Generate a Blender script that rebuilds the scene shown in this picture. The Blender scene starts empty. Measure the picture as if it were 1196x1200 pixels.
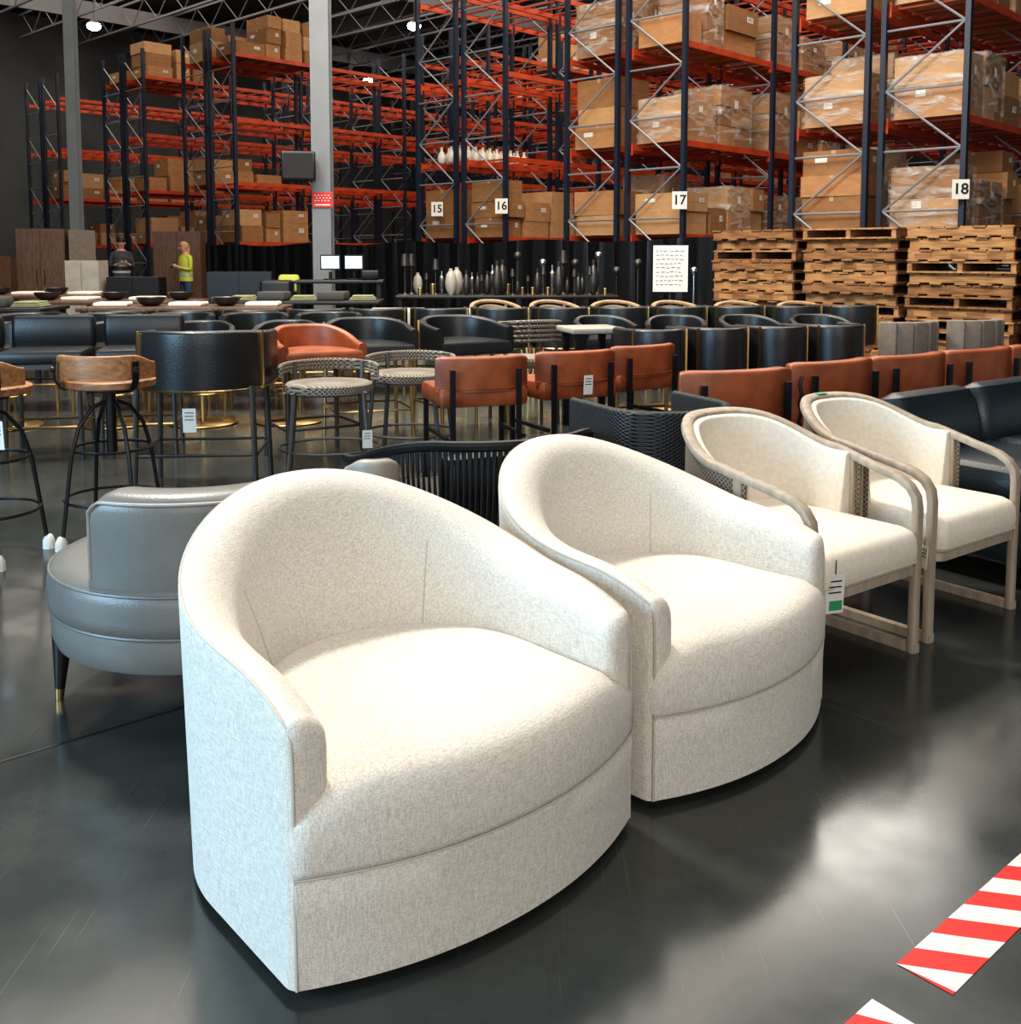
import bpy, math, random
from mathutils import Vector, Matrix
random.seed(7)
R=math.radians
S=bpy.context.scene
COL=S.collection
# ------------------------------------------------------------------ materials
def mat(name,c,rough=.5,metal=0,var=0.0,scale=20,bump=0.0,bscale=None,stretch=(1,1,1),c2=None,spec=None,coat=0,sheen=0,detail=4,p0=.35,p1=.65):
    m=bpy.data.materials.new(name); m.use_nodes=True
    nt=m.node_tree; b=nt.nodes['Principled BSDF']
    b.inputs['Roughness'].default_value=rough; b.inputs['Metallic'].default_value=metal
    if spec is not None: b.inputs['Specular IOR Level'].default_value=spec
    if coat: b.inputs['Coat Weight'].default_value=coat; b.inputs['Coat Roughness'].default_value=.12
    if sheen: b.inputs['Sheen Weight'].default_value=sheen
    c=tuple(c)+(1,)
    b.inputs['Base Color'].default_value=c
    m.diffuse_color=c
    if var or c2 or bump:
        tc=nt.nodes.new('ShaderNodeTexCoord'); mp=nt.nodes.new('ShaderNodeMapping')
        mp.inputs['Scale'].default_value=stretch
        nt.links.new(tc.outputs['Object'],mp.inputs['Vector'])
        n=nt.nodes.new('ShaderNodeTexNoise'); n.inputs['Scale'].default_value=scale; n.inputs['Detail'].default_value=detail
        nt.links.new(mp.outputs[0],n.inputs['Vector'])
        if var or c2:
            r=nt.nodes.new('ShaderNodeValToRGB')
            if c2 is None: c2=tuple(max(0,x*(1-var)) for x in c[:3]); ch=tuple(min(1,x*(1+var)) for x in c[:3])
            else: ch=c[:3]
            r.color_ramp.elements[0].position=p0; r.color_ramp.elements[1].position=p1
            r.color_ramp.elements[0].color=tuple(c2)+(1,); r.color_ramp.elements[1].color=tuple(ch)+(1,)
            nt.links.new(n.outputs['Fac'],r.inputs[0]); nt.links.new(r.outputs[0],b.inputs['Base Color'])
        if bump:
            n2=n
            if bscale:
                n2=nt.nodes.new('ShaderNodeTexNoise'); n2.inputs['Scale'].default_value=bscale; n2.inputs['Detail'].default_value=3
                nt.links.new(mp.outputs[0],n2.inputs['Vector'])
            bp=nt.nodes.new('ShaderNodeBump'); bp.inputs['Strength'].default_value=bump; bp.inputs['Distance'].default_value=.01
            nt.links.new(n2.outputs['Fac'],bp.inputs['Height']); nt.links.new(bp.outputs[0],b.inputs['Normal'])
    return m
def weave_mat(name,c1,c2,scale,rough=.7,bump=.6):
    m=bpy.data.materials.new(name); m.use_nodes=True; nt=m.node_tree; b=nt.nodes['Principled BSDF']
    b.inputs['Roughness'].default_value=rough
    tc=nt.nodes.new('ShaderNodeTexCoord')
    w1=nt.nodes.new('ShaderNodeTexWave'); w1.wave_type='BANDS'; w1.bands_direction='DIAGONAL'; w1.inputs['Scale'].default_value=scale
    mp=nt.nodes.new('ShaderNodeMapping'); mp.inputs['Scale'].default_value=(-1,-1,1)
    nt.links.new(tc.outputs['Object'],w1.inputs['Vector']); nt.links.new(tc.outputs['Object'],mp.inputs['Vector'])
    w2=nt.nodes.new('ShaderNodeTexWave'); w2.wave_type='BANDS'; w2.bands_direction='DIAGONAL'; w2.inputs['Scale'].default_value=scale
    nt.links.new(mp.outputs[0],w2.inputs['Vector'])
    mx=nt.nodes.new('ShaderNodeMath'); mx.operation='MAXIMUM'
    nt.links.new(w1.outputs['Fac'],mx.inputs[0]); nt.links.new(w2.outputs['Fac'],mx.inputs[1])
    r=nt.nodes.new('ShaderNodeValToRGB'); r.color_ramp.elements[0].position=.35; r.color_ramp.elements[1].position=.75
    r.color_ramp.elements[0].color=tuple(c1)+(1,); r.color_ramp.elements[1].color=tuple(c2)+(1,)
    nt.links.new(mx.outputs[0],r.inputs[0]); nt.links.new(r.outputs[0],b.inputs['Base Color'])
    bp=nt.nodes.new('ShaderNodeBump'); bp.inputs['Strength'].default_value=bump; bp.inputs['Distance'].default_value=.005
    nt.links.new(mx.outputs[0],bp.inputs['Height']); nt.links.new(bp.outputs[0],b.inputs['Normal'])
    return m
def emis(name,c,s):
    m=bpy.data.materials.new(name); m.use_nodes=True; b=m.node_tree.nodes['Principled BSDF']
    b.inputs['Base Color'].default_value=tuple(c)+(1,)
    b.inputs['Emission Color'].default_value=tuple(c)+(1,); b.inputs['Emission Strength'].default_value=s
    return m
def film_mat():
    m=bpy.data.materials.new('stretch_film'); m.use_nodes=True; nt=m.node_tree; b=nt.nodes['Principled BSDF']
    b.inputs['Base Color'].default_value=(.68,.65,.60,1); b.inputs['Roughness'].default_value=.14
    tc=nt.nodes.new('ShaderNodeTexCoord'); mp=nt.nodes.new('ShaderNodeMapping'); mp.inputs['Scale'].default_value=(1.4,1.4,4.2); mp.inputs['Rotation'].default_value=(.35,.3,0)
    nt.links.new(tc.outputs['Object'],mp.inputs['Vector'])
    n=nt.nodes.new('ShaderNodeTexNoise'); n.inputs['Scale'].default_value=1.8; n.inputs['Detail'].default_value=5; n.inputs['Distortion'].default_value=.9
    nt.links.new(mp.outputs[0],n.inputs['Vector'])
    mr=nt.nodes.new('ShaderNodeMapRange'); mr.inputs['From Min'].default_value=.45; mr.inputs['From Max'].default_value=.70; mr.inputs['To Min'].default_value=.05; mr.inputs['To Max'].default_value=.62
    nt.links.new(n.outputs['Fac'],mr.inputs[0]); nt.links.new(mr.outputs[0],b.inputs['Alpha'])
    bp=nt.nodes.new('ShaderNodeBump'); bp.inputs['Strength'].default_value=.9; bp.inputs['Distance'].default_value=.03
    nt.links.new(n.outputs['Fac'],bp.inputs['Height']); nt.links.new(bp.outputs[0],b.inputs['Normal'])
    return m
def boucle(name,hi,lo):
    m=bpy.data.materials.new(name); m.use_nodes=True; nt=m.node_tree; b=nt.nodes['Principled BSDF']
    b.inputs['Roughness'].default_value=.9; b.inputs['Specular IOR Level'].default_value=.15; b.inputs['Sheen Weight'].default_value=.1
    tc=nt.nodes.new('ShaderNodeTexCoord')
    def N(st,det):
        mp=nt.nodes.new('ShaderNodeMapping'); mp.inputs['Scale'].default_value=st
        nt.links.new(tc.outputs['Object'],mp.inputs['Vector'])
        n=nt.nodes.new('ShaderNodeTexNoise'); n.inputs['Scale'].default_value=1; n.inputs['Detail'].default_value=det
        nt.links.new(mp.outputs[0],n.inputs['Vector']); return n
    ns=[N((60,420,460),1),N((420,420,50),1),N((420,50,420),1)]
    prev=ns[0].outputs['Fac']
    for q in ns[1:]:
        a=nt.nodes.new('ShaderNodeMath'); a.operation='ADD'; nt.links.new(prev,a.inputs[0]); nt.links.new(q.outputs['Fac'],a.inputs[1]); prev=a.outputs[0]
    h=nt.nodes.new('ShaderNodeMath'); h.operation='MULTIPLY'; h.inputs[1].default_value=.3333; nt.links.new(prev,h.inputs[0])
    r=nt.nodes.new('ShaderNodeValToRGB'); r.color_ramp.elements[0].position=.40; r.color_ramp.elements[1].position=.58
    r.color_ramp.elements[0].color=tuple(lo)+(1,); r.color_ramp.elements[1].color=tuple(hi)+(1,)
    nt.links.new(h.outputs[0],r.inputs[0]); nt.links.new(r.outputs[0],b.inputs['Base Color'])
    bp=nt.nodes.new('ShaderNodeBump'); bp.inputs['Strength'].default_value=.6; bp.inputs['Distance'].default_value=.003
    nt.links.new(h.outputs[0],bp.inputs['Height']); nt.links.new(bp.outputs[0],b.inputs['Normal'])
    return m
M={}
M['cream']=boucle('cream_tweed',(.74,.685,.60),(.54,.49,.415))
M['cream_pipe']=mat('cream_piping',(.50,.45,.38),.9)
M['cream2']=mat('cream_linen',(.72,.645,.54),.85,var=.05,scale=60,bump=.2,bscale=250)
M['oak']=mat('grey_oak',(.44,.355,.265),.5,scale=7,c2=(.33,.26,.19),stretch=(5,5,1),bump=.05)
M['tanwood']=mat('tan_wood',(.36,.23,.13),.5,var=.2,scale=15)
M['cane']=weave_mat('woven_cane',(.06,.045,.03),(.27,.21,.15),38)
M['greylea']=mat('grey_leather',(.155,.145,.128),.36,var=.08,scale=6,bump=.12,bscale=180)
M['taupe']=mat('taupe_leather',(.30,.26,.22),.45,var=.05,scale=8,bump=.1,bscale=160)
M['blacklea']=mat('black_leather',(.014,.015,.016),.33,var=.1,scale=8,bump=.12,bscale=120)
M['navylea']=mat('dark_slate_leather',(.018,.026,.031),.33,var=.15,scale=5,bump=.15,bscale=90)
M['rust']=mat('cognac_leather',(.34,.09,.03),.40,c2=(.20,.048,.016),scale=7,bump=.12,bscale=120)
M['black']=mat('black_metal',(.012,.012,.013),.4,metal=.3)
M['blackwood']=mat('black_wood',(.015,.013,.012),.35)
M['brass']=mat('brass',(.62,.42,.18),.28,metal=1)
M['steel']=mat('dark_steel',(.09,.085,.08),.4,metal=.8)
M['greysteel']=mat('grey_steel_legs',(.13,.125,.12),.45,metal=.5)
M['chrome']=mat('chrome',(.5,.5,.5),.2,metal=1)
M['rope']=weave_mat('grey_rope',(.06,.05,.04),(.28,.235,.185),26,bump=1)
M['blackrope']=mat('black_rope',(.012,.012,.013),.7,bump=.5,scale=200)
M['wicker']=weave_mat('black_wicker',(.004,.004,.004),(.03,.03,.032),45,rough=.5,bump=1)
M['honey']=mat('honey_wood',(.42,.20,.085),.4,c2=(.24,.10,.04),scale=7,stretch=(1,8,8),bump=.05)
M['channel']=mat('taupe_velvet',(.17,.135,.105),.75,var=.1,scale=20,sheen=.1)
M['paper']=mat('white_paper',(.70,.67,.61),.7)
M['ink']=mat('black_ink',(.01,.01,.01),.6)
M['green']=mat('green_sticker',(.03,.30,.12),.6)
M['navy']=mat('navy_rack_paint',(.012,.019,.036),.45)
M['orange']=mat('orange_rack_paint',(.46,.058,.014),.5,var=.2,scale=3)
M['galv']=mat('galvanised_brace',(.28,.29,.31),.4,metal=.4)
M['card']=[mat('cardboard_a',(.40,.20,.083),.8,var=.1,scale=4),mat('cardboard_b',(.29,.14,.055),.8,var=.1,scale=5),mat('cardboard_c',(.46,.26,.12),.8,var=.08,scale=4)]
M['tape']=mat('packing_tape',(.45,.31,.18),.3)
M['film']=film_mat()
M['pallet']=mat('pallet_wood',(.32,.15,.055),.85,c2=(.13,.06,.025),scale=5,stretch=(1,4,8))
M['pallet2']=mat('pallet_wood_pale',(.44,.235,.095),.85,c2=(.22,.11,.045),scale=5,stretch=(1,4,8))
M['plastic']=mat('black_plastic_sheet',(.005,.005,.006),.35,bump=.6,scale=3,stretch=(4,4,.6))
M['walnut']=mat('walnut',(.13,.065,.035),.45,c2=(.07,.035,.02),scale=6,stretch=(6,6,1))
M['colgrey']=mat('column_grey_paint',(.175,.185,.19),.5,var=.05,scale=3)
M['white']=mat('white_glaze',(.66,.62,.52),.4)
M['red']=mat('red_paint',(.60,.03,.02),.5)
M['tapered']=mat('red_vinyl',(.58,.012,.008),.45,var=.08,scale=30)
M['tapewhite']=mat('white_vinyl',(.66,.62,.56),.45,c2=(.52,.49,.45),scale=25)
M['skin']=mat('skin',(.50,.27,.18),.55)
M['denim']=mat('denim',(.03,.05,.10),.8)
M['hivis']=mat('hi_vis_yellow',(.42,.45,.05),.6)
M['darkshirt']=mat('dark_shirt',(.05,.055,.06),.8,c2=(.02,.02,.03),scale=14)
M['hairdark']=mat('dark_hair',(.012,.008,.006),.6)
M['hairblond']=mat('blond_hair',(.42,.24,.09),.6)
M['silver']=mat('reflective_silver',(.6,.6,.6),.3,metal=.5)
M['screen']=emis('monitor_screen',(.55,.65,.75),.45)
M['lampglow']=emis('lamp_glow',(1,.95,.88),60)
M['yellowgreen']=mat('yellow_green_fabric',(.25,.25,.13),.8,var=.1,scale=20)
M['sage']=mat('charcoal_fabric',(.06,.06,.055),.8)
M['ceil']=mat('dark_ceiling',(.035,.036,.038),.8,var=.3,scale=.6)
M['joist']=mat('joist_steel',(.15,.15,.155),.6)
M['wall']=mat('wall_paint',(.07,.073,.073),.8,var=.3,scale=.35)
M['joint']=mat('floor_joint_filler',(.008,.008,.008),.6)
M['palestone']=mat('pale_stone',(.38,.345,.29),.4,var=.1,scale=6)
def floor_mat():
    m=bpy.data.materials.new('polished_concrete'); m.use_nodes=True; nt=m.node_tree; b=nt.nodes['Principled BSDF']
    tc=nt.nodes.new('ShaderNodeTexCoord')
    n=nt.nodes.new('ShaderNodeTexNoise'); n.inputs['Scale'].default_value=1.6; n.inputs['Detail'].default_value=10; n.inputs['Roughness'].default_value=.72
    nt.links.new(tc.outputs['Object'],n.inputs['Vector'])
    r=nt.nodes.new('ShaderNodeValToRGB'); r.color_ramp.elements[0].position=.3; r.color_ramp.elements[1].position=.72
    r.color_ramp.elements[0].color=(.024,.026,.024,1); r.color_ramp.elements[1].color=(.054,.058,.053,1)
    nt.links.new(n.outputs['Fac'],r.inputs[0])
    prev=r.outputs[0]
    for rot,sc,sy in((.9,60,.8),(2.3,52,1.0),(.2,70,1.5),(1.5,64,1.1),(2.9,56,.9)):
        v=nt.nodes.new('ShaderNodeTexNoise'); v.inputs['Scale'].default_value=2; v.inputs['Detail'].default_value=1.5; v.inputs['Distortion'].default_value=.3
        mp=nt.nodes.new('ShaderNodeMapping'); mp.inputs['Scale'].default_value=(sc,sy,1); mp.inputs['Rotation'].default_value=(0,0,rot)
        nt.links.new(tc.outputs['Object'],mp.inputs['Vector']); nt.links.new(mp.outputs[0],v.inputs['Vector'])
        r2=nt.nodes.new('ShaderNodeValToRGB'); r2.color_ramp.elements[0].position=.74; r2.color_ramp.elements[1].position=.80
        r2.color_ramp.elements[1].color=(.45,.45,.45,1)
        nt.links.new(v.outputs['Fac'],r2.inputs[0])
        mx=nt.nodes.new('ShaderNodeMixRGB'); mx.inputs[2].default_value=(.12,.125,.12,1)
        nt.links.new(r2.outputs[0],mx.inputs[0]); nt.links.new(prev,mx.inputs[1]); prev=mx.outputs[0]
    nt.links.new(prev,b.inputs['Base Color'])
    n3=nt.nodes.new('ShaderNodeTexNoise'); n3.inputs['Scale'].default_value=4; n3.inputs['Detail'].default_value=9
    nt.links.new(tc.outputs['Object'],n3.inputs['Vector'])
    mr=nt.nodes.new('ShaderNodeMapRange'); mr.inputs['From Min'].default_value=.3; mr.inputs['From Max'].default_value=.7
    mr.inputs['To Min'].default_value=.12; mr.inputs['To Max'].default_value=.23
    nt.links.new(n3.outputs['Fac'],mr.inputs[0]); nt.links.new(mr.outputs[0],b.inputs['Roughness'])
    b.inputs['Specular IOR Level'].default_value=.6
    return m
M['floor']=floor_mat()
# ------------------------------------------------------------------ mesh builder
class MB:
    def __init__(s): s.v=[]; s.f=[]; s.m=[]
    def loft(s,rings,closed=True,cap0=True,cap1=True,mat=0,matfn=None):
        b=len(s.v); n=len(rings[0])
        for r in rings: s.v+= [tuple(p) for p in r]
        for i in range(len(rings)-1):
            for j in range(n if closed else n-1):
                k=(j+1)%n
                s.f.append((b+i*n+j,b+i*n+k,b+(i+1)*n+k,b+(i+1)*n+j)); s.m.append(matfn(i,j) if matfn else mat)
        if cap0: s.f.append(tuple(b+j for j in reversed(range(n)))); s.m.append(mat)
        if cap1: s.f.append(tuple(b+(len(rings)-1)*n+j for j in range(n))); s.m.append(mat)
    def box(s,c,d,mat=0,rz=0,rot=None):
        Rm=rot if rot is not None else Matrix.Rotation(rz,3,'Z')
        b=len(s.v); c=Vector(c)
        for x,y,z in [(-1,-1,-1),(1,-1,-1),(1,1,-1),(-1,1,-1),(-1,-1,1),(1,-1,1),(1,1,1),(-1,1,1)]:
            s.v.append(tuple(c+Rm@Vector((x*d[0]/2,y*d[1]/2,z*d[2]/2))))
        for f in [(0,3,2,1),(4,5,6,7),(0,1,5,4),(1,2,6,5),(2,3,7,6),(3,0,4,7)]:
            s.f.append(tuple(b+i for i in f)); s.m.append(mat)
    def cyl(s,p0,p1,r0,r1=None,n=10,mat=0):
        r1=r0 if r1 is None else r1
        p0=Vector(p0);p1=Vector(p1);t=(p1-p0).normalized()
        u=t.orthogonal().normalized(); w=t.cross(u)
        s.loft([[p+ (u*math.cos(2*math.pi*j/n)+w*math.sin(2*math.pi*j/n))*r for j in range(n)] for p,r in((p0,r0),(p1,r1))],mat=mat)
    def sweep(s,pts,r,n=8,closed=False,mat=0,rect=None,up=(0,0,1)):
        pts=[Vector(p) for p in pts]; N=len(pts); T=[]
        for i in range(N):
            a=pts[(i-1)%N] if (closed or i>0) else pts[i]; c=pts[(i+1)%N] if (closed or i<N-1) else pts[i]
            T.append((c-a).normalized())
        u=Vector(up); u=(u-T[0]*u.dot(T[0]))
        if u.length<1e-3: u=T[0].orthogonal()
        u.normalize(); rings=[]
        if rect:
            a,b=rect[0]/2,rect[1]/2; e=min(a,b)*.45
            sec=[(a,b-e),(a-.3*e,b-.3*e),(a-e,b),(-a+e,b),(-a+.3*e,b-.3*e),(-a,b-e),(-a,-b+e),(-a+.3*e,-b+.3*e),(-a+e,-b),(a-e,-b),(a-.3*e,-b+.3*e),(a,-b+e)]
        else: sec=[(r*math.cos(2*math.pi*j/n),r*math.sin(2*math.pi*j/n)) for j in range(n)]
        for i in range(N):
            u=(u-T[i]*u.dot(T[i])).normalized(); w=T[i].cross(u)
            rings.append([pts[i]+w*x+u*y for x,y in sec])
        if closed: rings.append(rings[0])
        s.loft(rings,cap0=not closed,cap1=not closed,mat=mat)
    def rbox(s,c,d,r=.02,mat=0,rot=None,puff=0):
        Rm=rot if rot is not None else Matrix.Identity(3)
        c=Vector(c); w,dd,h=d[0]/2,d[1]/2,d[2]/2; r=min(r,w*.95,dd*.95,h*.95)
        lv=[(r,-h),(.3*r,-h+.3*r),(0,-h+r),(-puff,0),(0,h-r),(.3*r,h-.3*r),(r,h)]
        rings=[]
        for ins,z in lv:
            rings.append([c+Rm@Vector((x,y,z)) for x,y in rrect(w-ins,dd-ins,max(r-ins,.2*r)+.001)])
        s.loft(rings,mat=mat)
    def slab(s,outline,profile,mat=0,crown=0,off=(0,0,0)):
        cx=sum(p[0] for p in outline)/len(outline); cy=sum(p[1] for p in outline)/len(outline)
        rings=[]
        for ins,z in profile:
            rg=[]
            for x,y in outline:
                L=math.hypot(x-cx,y-cy); k=max(0.02,1-ins/L)
                rg.append((cx+(x-cx)*k+off[0],cy+(y-cy)*k+off[1],z+off[2]))
            rings.append(rg)
        s.loft(rings,mat=mat)
    def lathe(s,prof,c=(0,0,0),n=20,mat=0):
        s.loft([[(c[0]+r*math.cos(2*math.pi*j/n),c[1]+r*math.sin(2*math.pi*j/n),c[2]+z) for j in range(n)] for r,z in prof],mat=mat)
    def ball(s,c,r,n=12,mat=0):
        s.loft([[(c[0]+r[0]*math.sin(a)*math.cos(2*math.pi*j/n),c[1]+r[1]*math.sin(a)*math.sin(2*math.pi*j/n),c[2]-r[2]*math.cos(a)) for j in range(n)] for a in [math.pi*(i+.15)/(8.3) for i in range(9)]],mat=mat)
    def build(s,name,mats,parent=None,smooth=True,ang=38,loc=None):
        me=bpy.data.meshes.new(name); me.from_pydata(s.v,[],s.f)
        if not isinstance(mats,(list,tuple)): mats=[mats]
        for x in mats: me.materials.append(x)
        me.polygons.foreach_set('material_index',s.m)
        if smooth:
            me.polygons.foreach_set('use_smooth',[True]*len(me.polygons))
            me.set_sharp_from_angle(angle=R(ang))
        me.update()
        o=bpy.data.objects.new(name,me); COL.objects.link(o)
        if parent is not None: o.parent=parent
        if loc is not None: o.location=loc
        return o
def rrect(w,d,r,n=5):
    r=min(r,w*.98,d*.98); out=[]
    for cx,cy,a0 in((w-r,d-r,0),(-w+r,d-r,90),(-w+r,-d+r,180),(w-r,-d+r,270)):
        for i in range(n+1):
            a=R(a0+90*i/n); out.append((cx+r*math.cos(a),cy+r*math.sin(a)))
    return out
def thing(name,label,cat,loc=(0,0,0),rz=0,group=None):
    e=bpy.data.objects.new(name,None); e.empty_display_size=.1; COL.objects.link(e)
    e.location=loc; e.rotation_euler=(0,0,rz); e['label']=label; e['category']=cat
    if group: e['group']=group
    return e
def tagobj(o,label,cat,group=None,kind=None):
    o['label']=label; o['category']=cat
    if group: o['group']=group
    if kind: o['kind']=kind
    return o
def dup(src,loc,rz,label=None,group=None,scale=None):
    n=src.copy(); COL.objects.link(n); n.location=loc; n.rotation_euler=(0,0,rz)
    if scale: n.scale=scale if isinstance(scale,tuple) else (scale,)*3
    if label: n['label']=label
    if group: n['group']=group
    for c in src.children:
        d=c.copy(); COL.objects.link(d); d.parent=n
        for g in c.children:
            q=g.copy(); COL.objects.link(q); q.parent=d
    return n
def sm(t): t=max(0,min(1,t)); return t*t*(3-2*t)
def upath(hw,ys,dp,ns=12,na=36,y0=0):
    pts=[]
    for i in range(ns): 
        k=(i/ns); k=k**1.5; pts.append((-hw,y0+(ys-y0)*k))
    for i in range(na+1):
        a=math.pi*(1-i/na); pts.append((hw*math.cos(a),ys+(dp-ys)*math.sin(a)))
    pts+= [(-x,y) for x,y in reversed(pts[:ns])]
    L=[0]
    for i in range(1,len(pts)): L.append(L[-1]+math.dist(pts[i],pts[i-1]))
    T=[1-abs(2*l/L[-1]-1) for l in L]
    nrm=[]
    for i in range(len(pts)):
        a=pts[max(0,i-1)];b=pts[min(len(pts)-1,i+1)]
        tx,ty=b[0]-a[0],b[1]-a[1]; l=math.hypot(tx,ty); nrm.append((ty/l,-tx/l)) # inward
    return pts,nrm,T
def ushell(mb,path,z0,hf,thf,zin=None,r=.03,dl=0.0,mo=0,mi=0,flare=0,crown=.003,endround=0,ri=None):
    pts,nrm,T=path; rings=[]
    dlf=dl if callable(dl) else (lambda t:dl)
    flf=flare if callable(flare) else (lambda t:flare)
    def ring(p,nn,t,ins=0,fx=0,fy=0):
        x,y=p; nx,ny=nn
        h=hf(t)-ins; th=thf(t); rr=min(r,th*.49); zi=z0 if zin is None else zin; d_=dlf(t)
        sec=[(0,z0),(0,z0+(h-z0)*.35),(0,z0+(h-z0)*.7)]
        for q in range(6):
            a=R(90*q/5); sec.append((rr-rr*math.cos(a),h-rr+rr*math.sin(a)))
        ra=rr; rb=rr
        if ri is not None: ra=th-rr-.004; rb=ri(t)
        sec.append((rr+.002 if ri is not None else th/2,h+crown))
        for q in range(6):
            a=R(90-90*q/5); sec.append((th-ra+ra*math.cos(a),h-rb+rb*math.sin(a)))
        hz=h-(rb-rr)*.5 if ri is not None else h
        sec+=[(th+d_*.35,zi+(hz-zi)*.6),(th+d_*.7,zi+(hz-zi)*.3),(th+d_,zi)]
        rg=[]; om=th+d_
        for o,z in sec:
            o=ins+o*(1-2*ins/om); o2=o-flf(t)*(z-z0); rg.append((x+fx+nx*o2,y+fy+ny*o2,z))
        return rg
    for p,nn,t in zip(pts,nrm,T): rings.append(ring(p,nn,t))
    if endround:
        t0=Vector((pts[0][0]-pts[1][0],pts[0][1]-pts[1][1])).normalized(); t1=Vector((pts[-1][0]-pts[-2][0],pts[-1][1]-pts[-2][1])).normalized()
        e=endround; A0=[];A1=[]
        for q in(15,30,45,60,75,90):
            f=e*math.sin(R(q)); i_=e*(1-math.cos(R(q)))
            A0.append(ring(pts[0],nrm[0],T[0],i_,t0.x*f,t0.y*f)); A1.append(ring(pts[-1],nrm[-1],T[-1],i_,t1.x*f,t1.y*f))
        rings=A0[::-1]+rings+A1
    mb.loft(rings,closed=True,mat=mi,matfn=lambda i,j: mo if (j<9 or j==18) else mi)
# ------------------------------------------------------------------ cream swivel chair
def swivel(name,label,midfront,rz,w,dp=.72,ztop=.735,zarm=.537):
    e=thing(name,label,'armchair',(midfront[0],midfront[1],0),rz,'cream swivel armchairs')
    hw=w/2; ys=.32; EPS=.030; ZS=.215
    def hf(t):
        h=zarm+(ztop-zarm)*sm((t-.18)/.80)
        q=t/.24
        if q<1: h-=.048*(1-q)**2
        return h
    thf=lambda t:.082+.040*sm((t-.05)/.6)
    fl=lambda t:.030*sm((t-.1)/.5)
    dlf=lambda t:.085*sm((t-.08)/.6)
    rif=lambda t:.058+.032*sm(t/.6)
    mb=MB(); P=upath(hw,ys,dp,22,48,y0=.030)
    ushell(mb,P,.018,hf,thf,zin=.26,r=.022,dl=dlf,crown=0,endround=EPS,flare=fl,ri=rif)
    mb.build('shell',M['cream'],e,ang=75)
    mb=MB(); pts,nrm,T=P; line=[]
    for (x,y),(nx,ny),t in zip(pts,nrm,T):
        z=hf(t)-.008; o=.004-fl(t)*(z-.018); line.append((x+nx*o,y+ny*o,z))
    def fr_(sx):
        x=-hw*sx; return [(x+sx*.008,.005,z) for z in (.02,.15,.3,.36)]+[(x+sx*.008,.007,hf(0)-.07),(x+sx*.008,.011,hf(0)-.035),(x+sx*.006,.020,hf(0)-.016)]
    mb.sweep(fr_(1)+line+fr_(-1)[::-1],.0030,n=6)
    mb.build('piping',M['cream_pipe'],e)
    def outl(bow,hw2,ysb,dpb):
        o=[]
        N=28
        for i in range(N+1):
            k=-1+2*i/N; o.append((hw2*k,-bow*(1-abs(k)**2.1)))
        for i in range(1,6): o.append((hw2,ysb*i/6))
        for i in range(25):
            a=math.pi*i/24; o.append((hw2*math.cos(a),ysb+(dpb-ysb)*math.sin(a)))
        for i in range(5,0,-1): o.append((-hw2,ysb*i/6))
        return o
    mb=MB(); mb.slab(outl(.098,hw-.006,.32,.68),[(.03,.012),(.006,.02),(.004,.08),(.003,.15),(0,ZS-.010),(.006,ZS-.002),(.03,ZS)])
    mb.build('base',M['cream'],e)
    o=outl(.102,hw-.003,.25,.60)
    prof=[(.02,ZS-.001),(.005,ZS+.002),(.001,ZS+.014),(0,.27),(.001,.308),(.006,.338),(.016,.358),(.034,.373),(.07,.384),(.14,.392),(.25,.396),(.36,.396)]
    mb=MB(); cx=0; cy=sum(p[1] for p in o)/len(o); rings=[]
    for ins,z in prof:
        rg=[]; sq=sm((z-.30)/.07)
        for x,y in o:
            L=math.hypot(x-cx,y-cy); k=max(.02,1-ins/L); X=cx+(x-cx)*k; Y=cy+(y-cy)*k
            f=1-.16*sq*sm((Y+.040)/.05); rg.append((X*f,Y,z))
        rings.append(rg)
    mb.loft(rings); mb.build('seat_cushion',M['cream'],e,ang=70)
    mb=MB(); fr=[(x,y+.002,ZS+.0005) for x,y in outl(.101,hw-.004,.25,.6)[:29]]
    mb.sweep(fr,.0020,n=6); mb.build('piping',M['cream_pipe'],e)
    mb=MB(); mb.lathe([(.27,0),(.27,.012),(.24,.014)],c=(0,.31,0),n=28); mb.build('swivel_base',M['black'],e)
    for sx in(-1,1):
        mb=MB()
        k=[i for i in range(len(pts)) if (pts[i][0]*sx>0) and abs(T[i]-.60)<.03][0]
        x,y=pts[k]; nx,ny=nrm[k]; t=T[k]; h=hf(t); th=thf(t); d_=dlf(t); rb=rif(t); hz=h-(rb-.022)*.5
        ks=[(d_*.7,.26+(hz-.26)*.3),(d_*.35,.26+(hz-.26)*.6),(0,h-rb)]
        mb.sweep([(x+nx*(th+o_-fl(t)*(z-.018)-.0003),y+ny*(th+o_-fl(t)*(z-.018)-.0003),z) for o_,z in ks],.0018,n=5)
        mb.build('back_seam',M['cream_pipe'],e)
    return e
swivel('swivel_armchair','cream woven-tweed barrel swivel armchair beside a matching one',(-.0455,1.883),R(40.8),.834)
swivel('swivel_armchair','cream woven-tweed barrel swivel armchair standing beside the oak-framed armchair',(.598,2.490),R(45),.785,dp=.70,ztop=.722)
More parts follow.
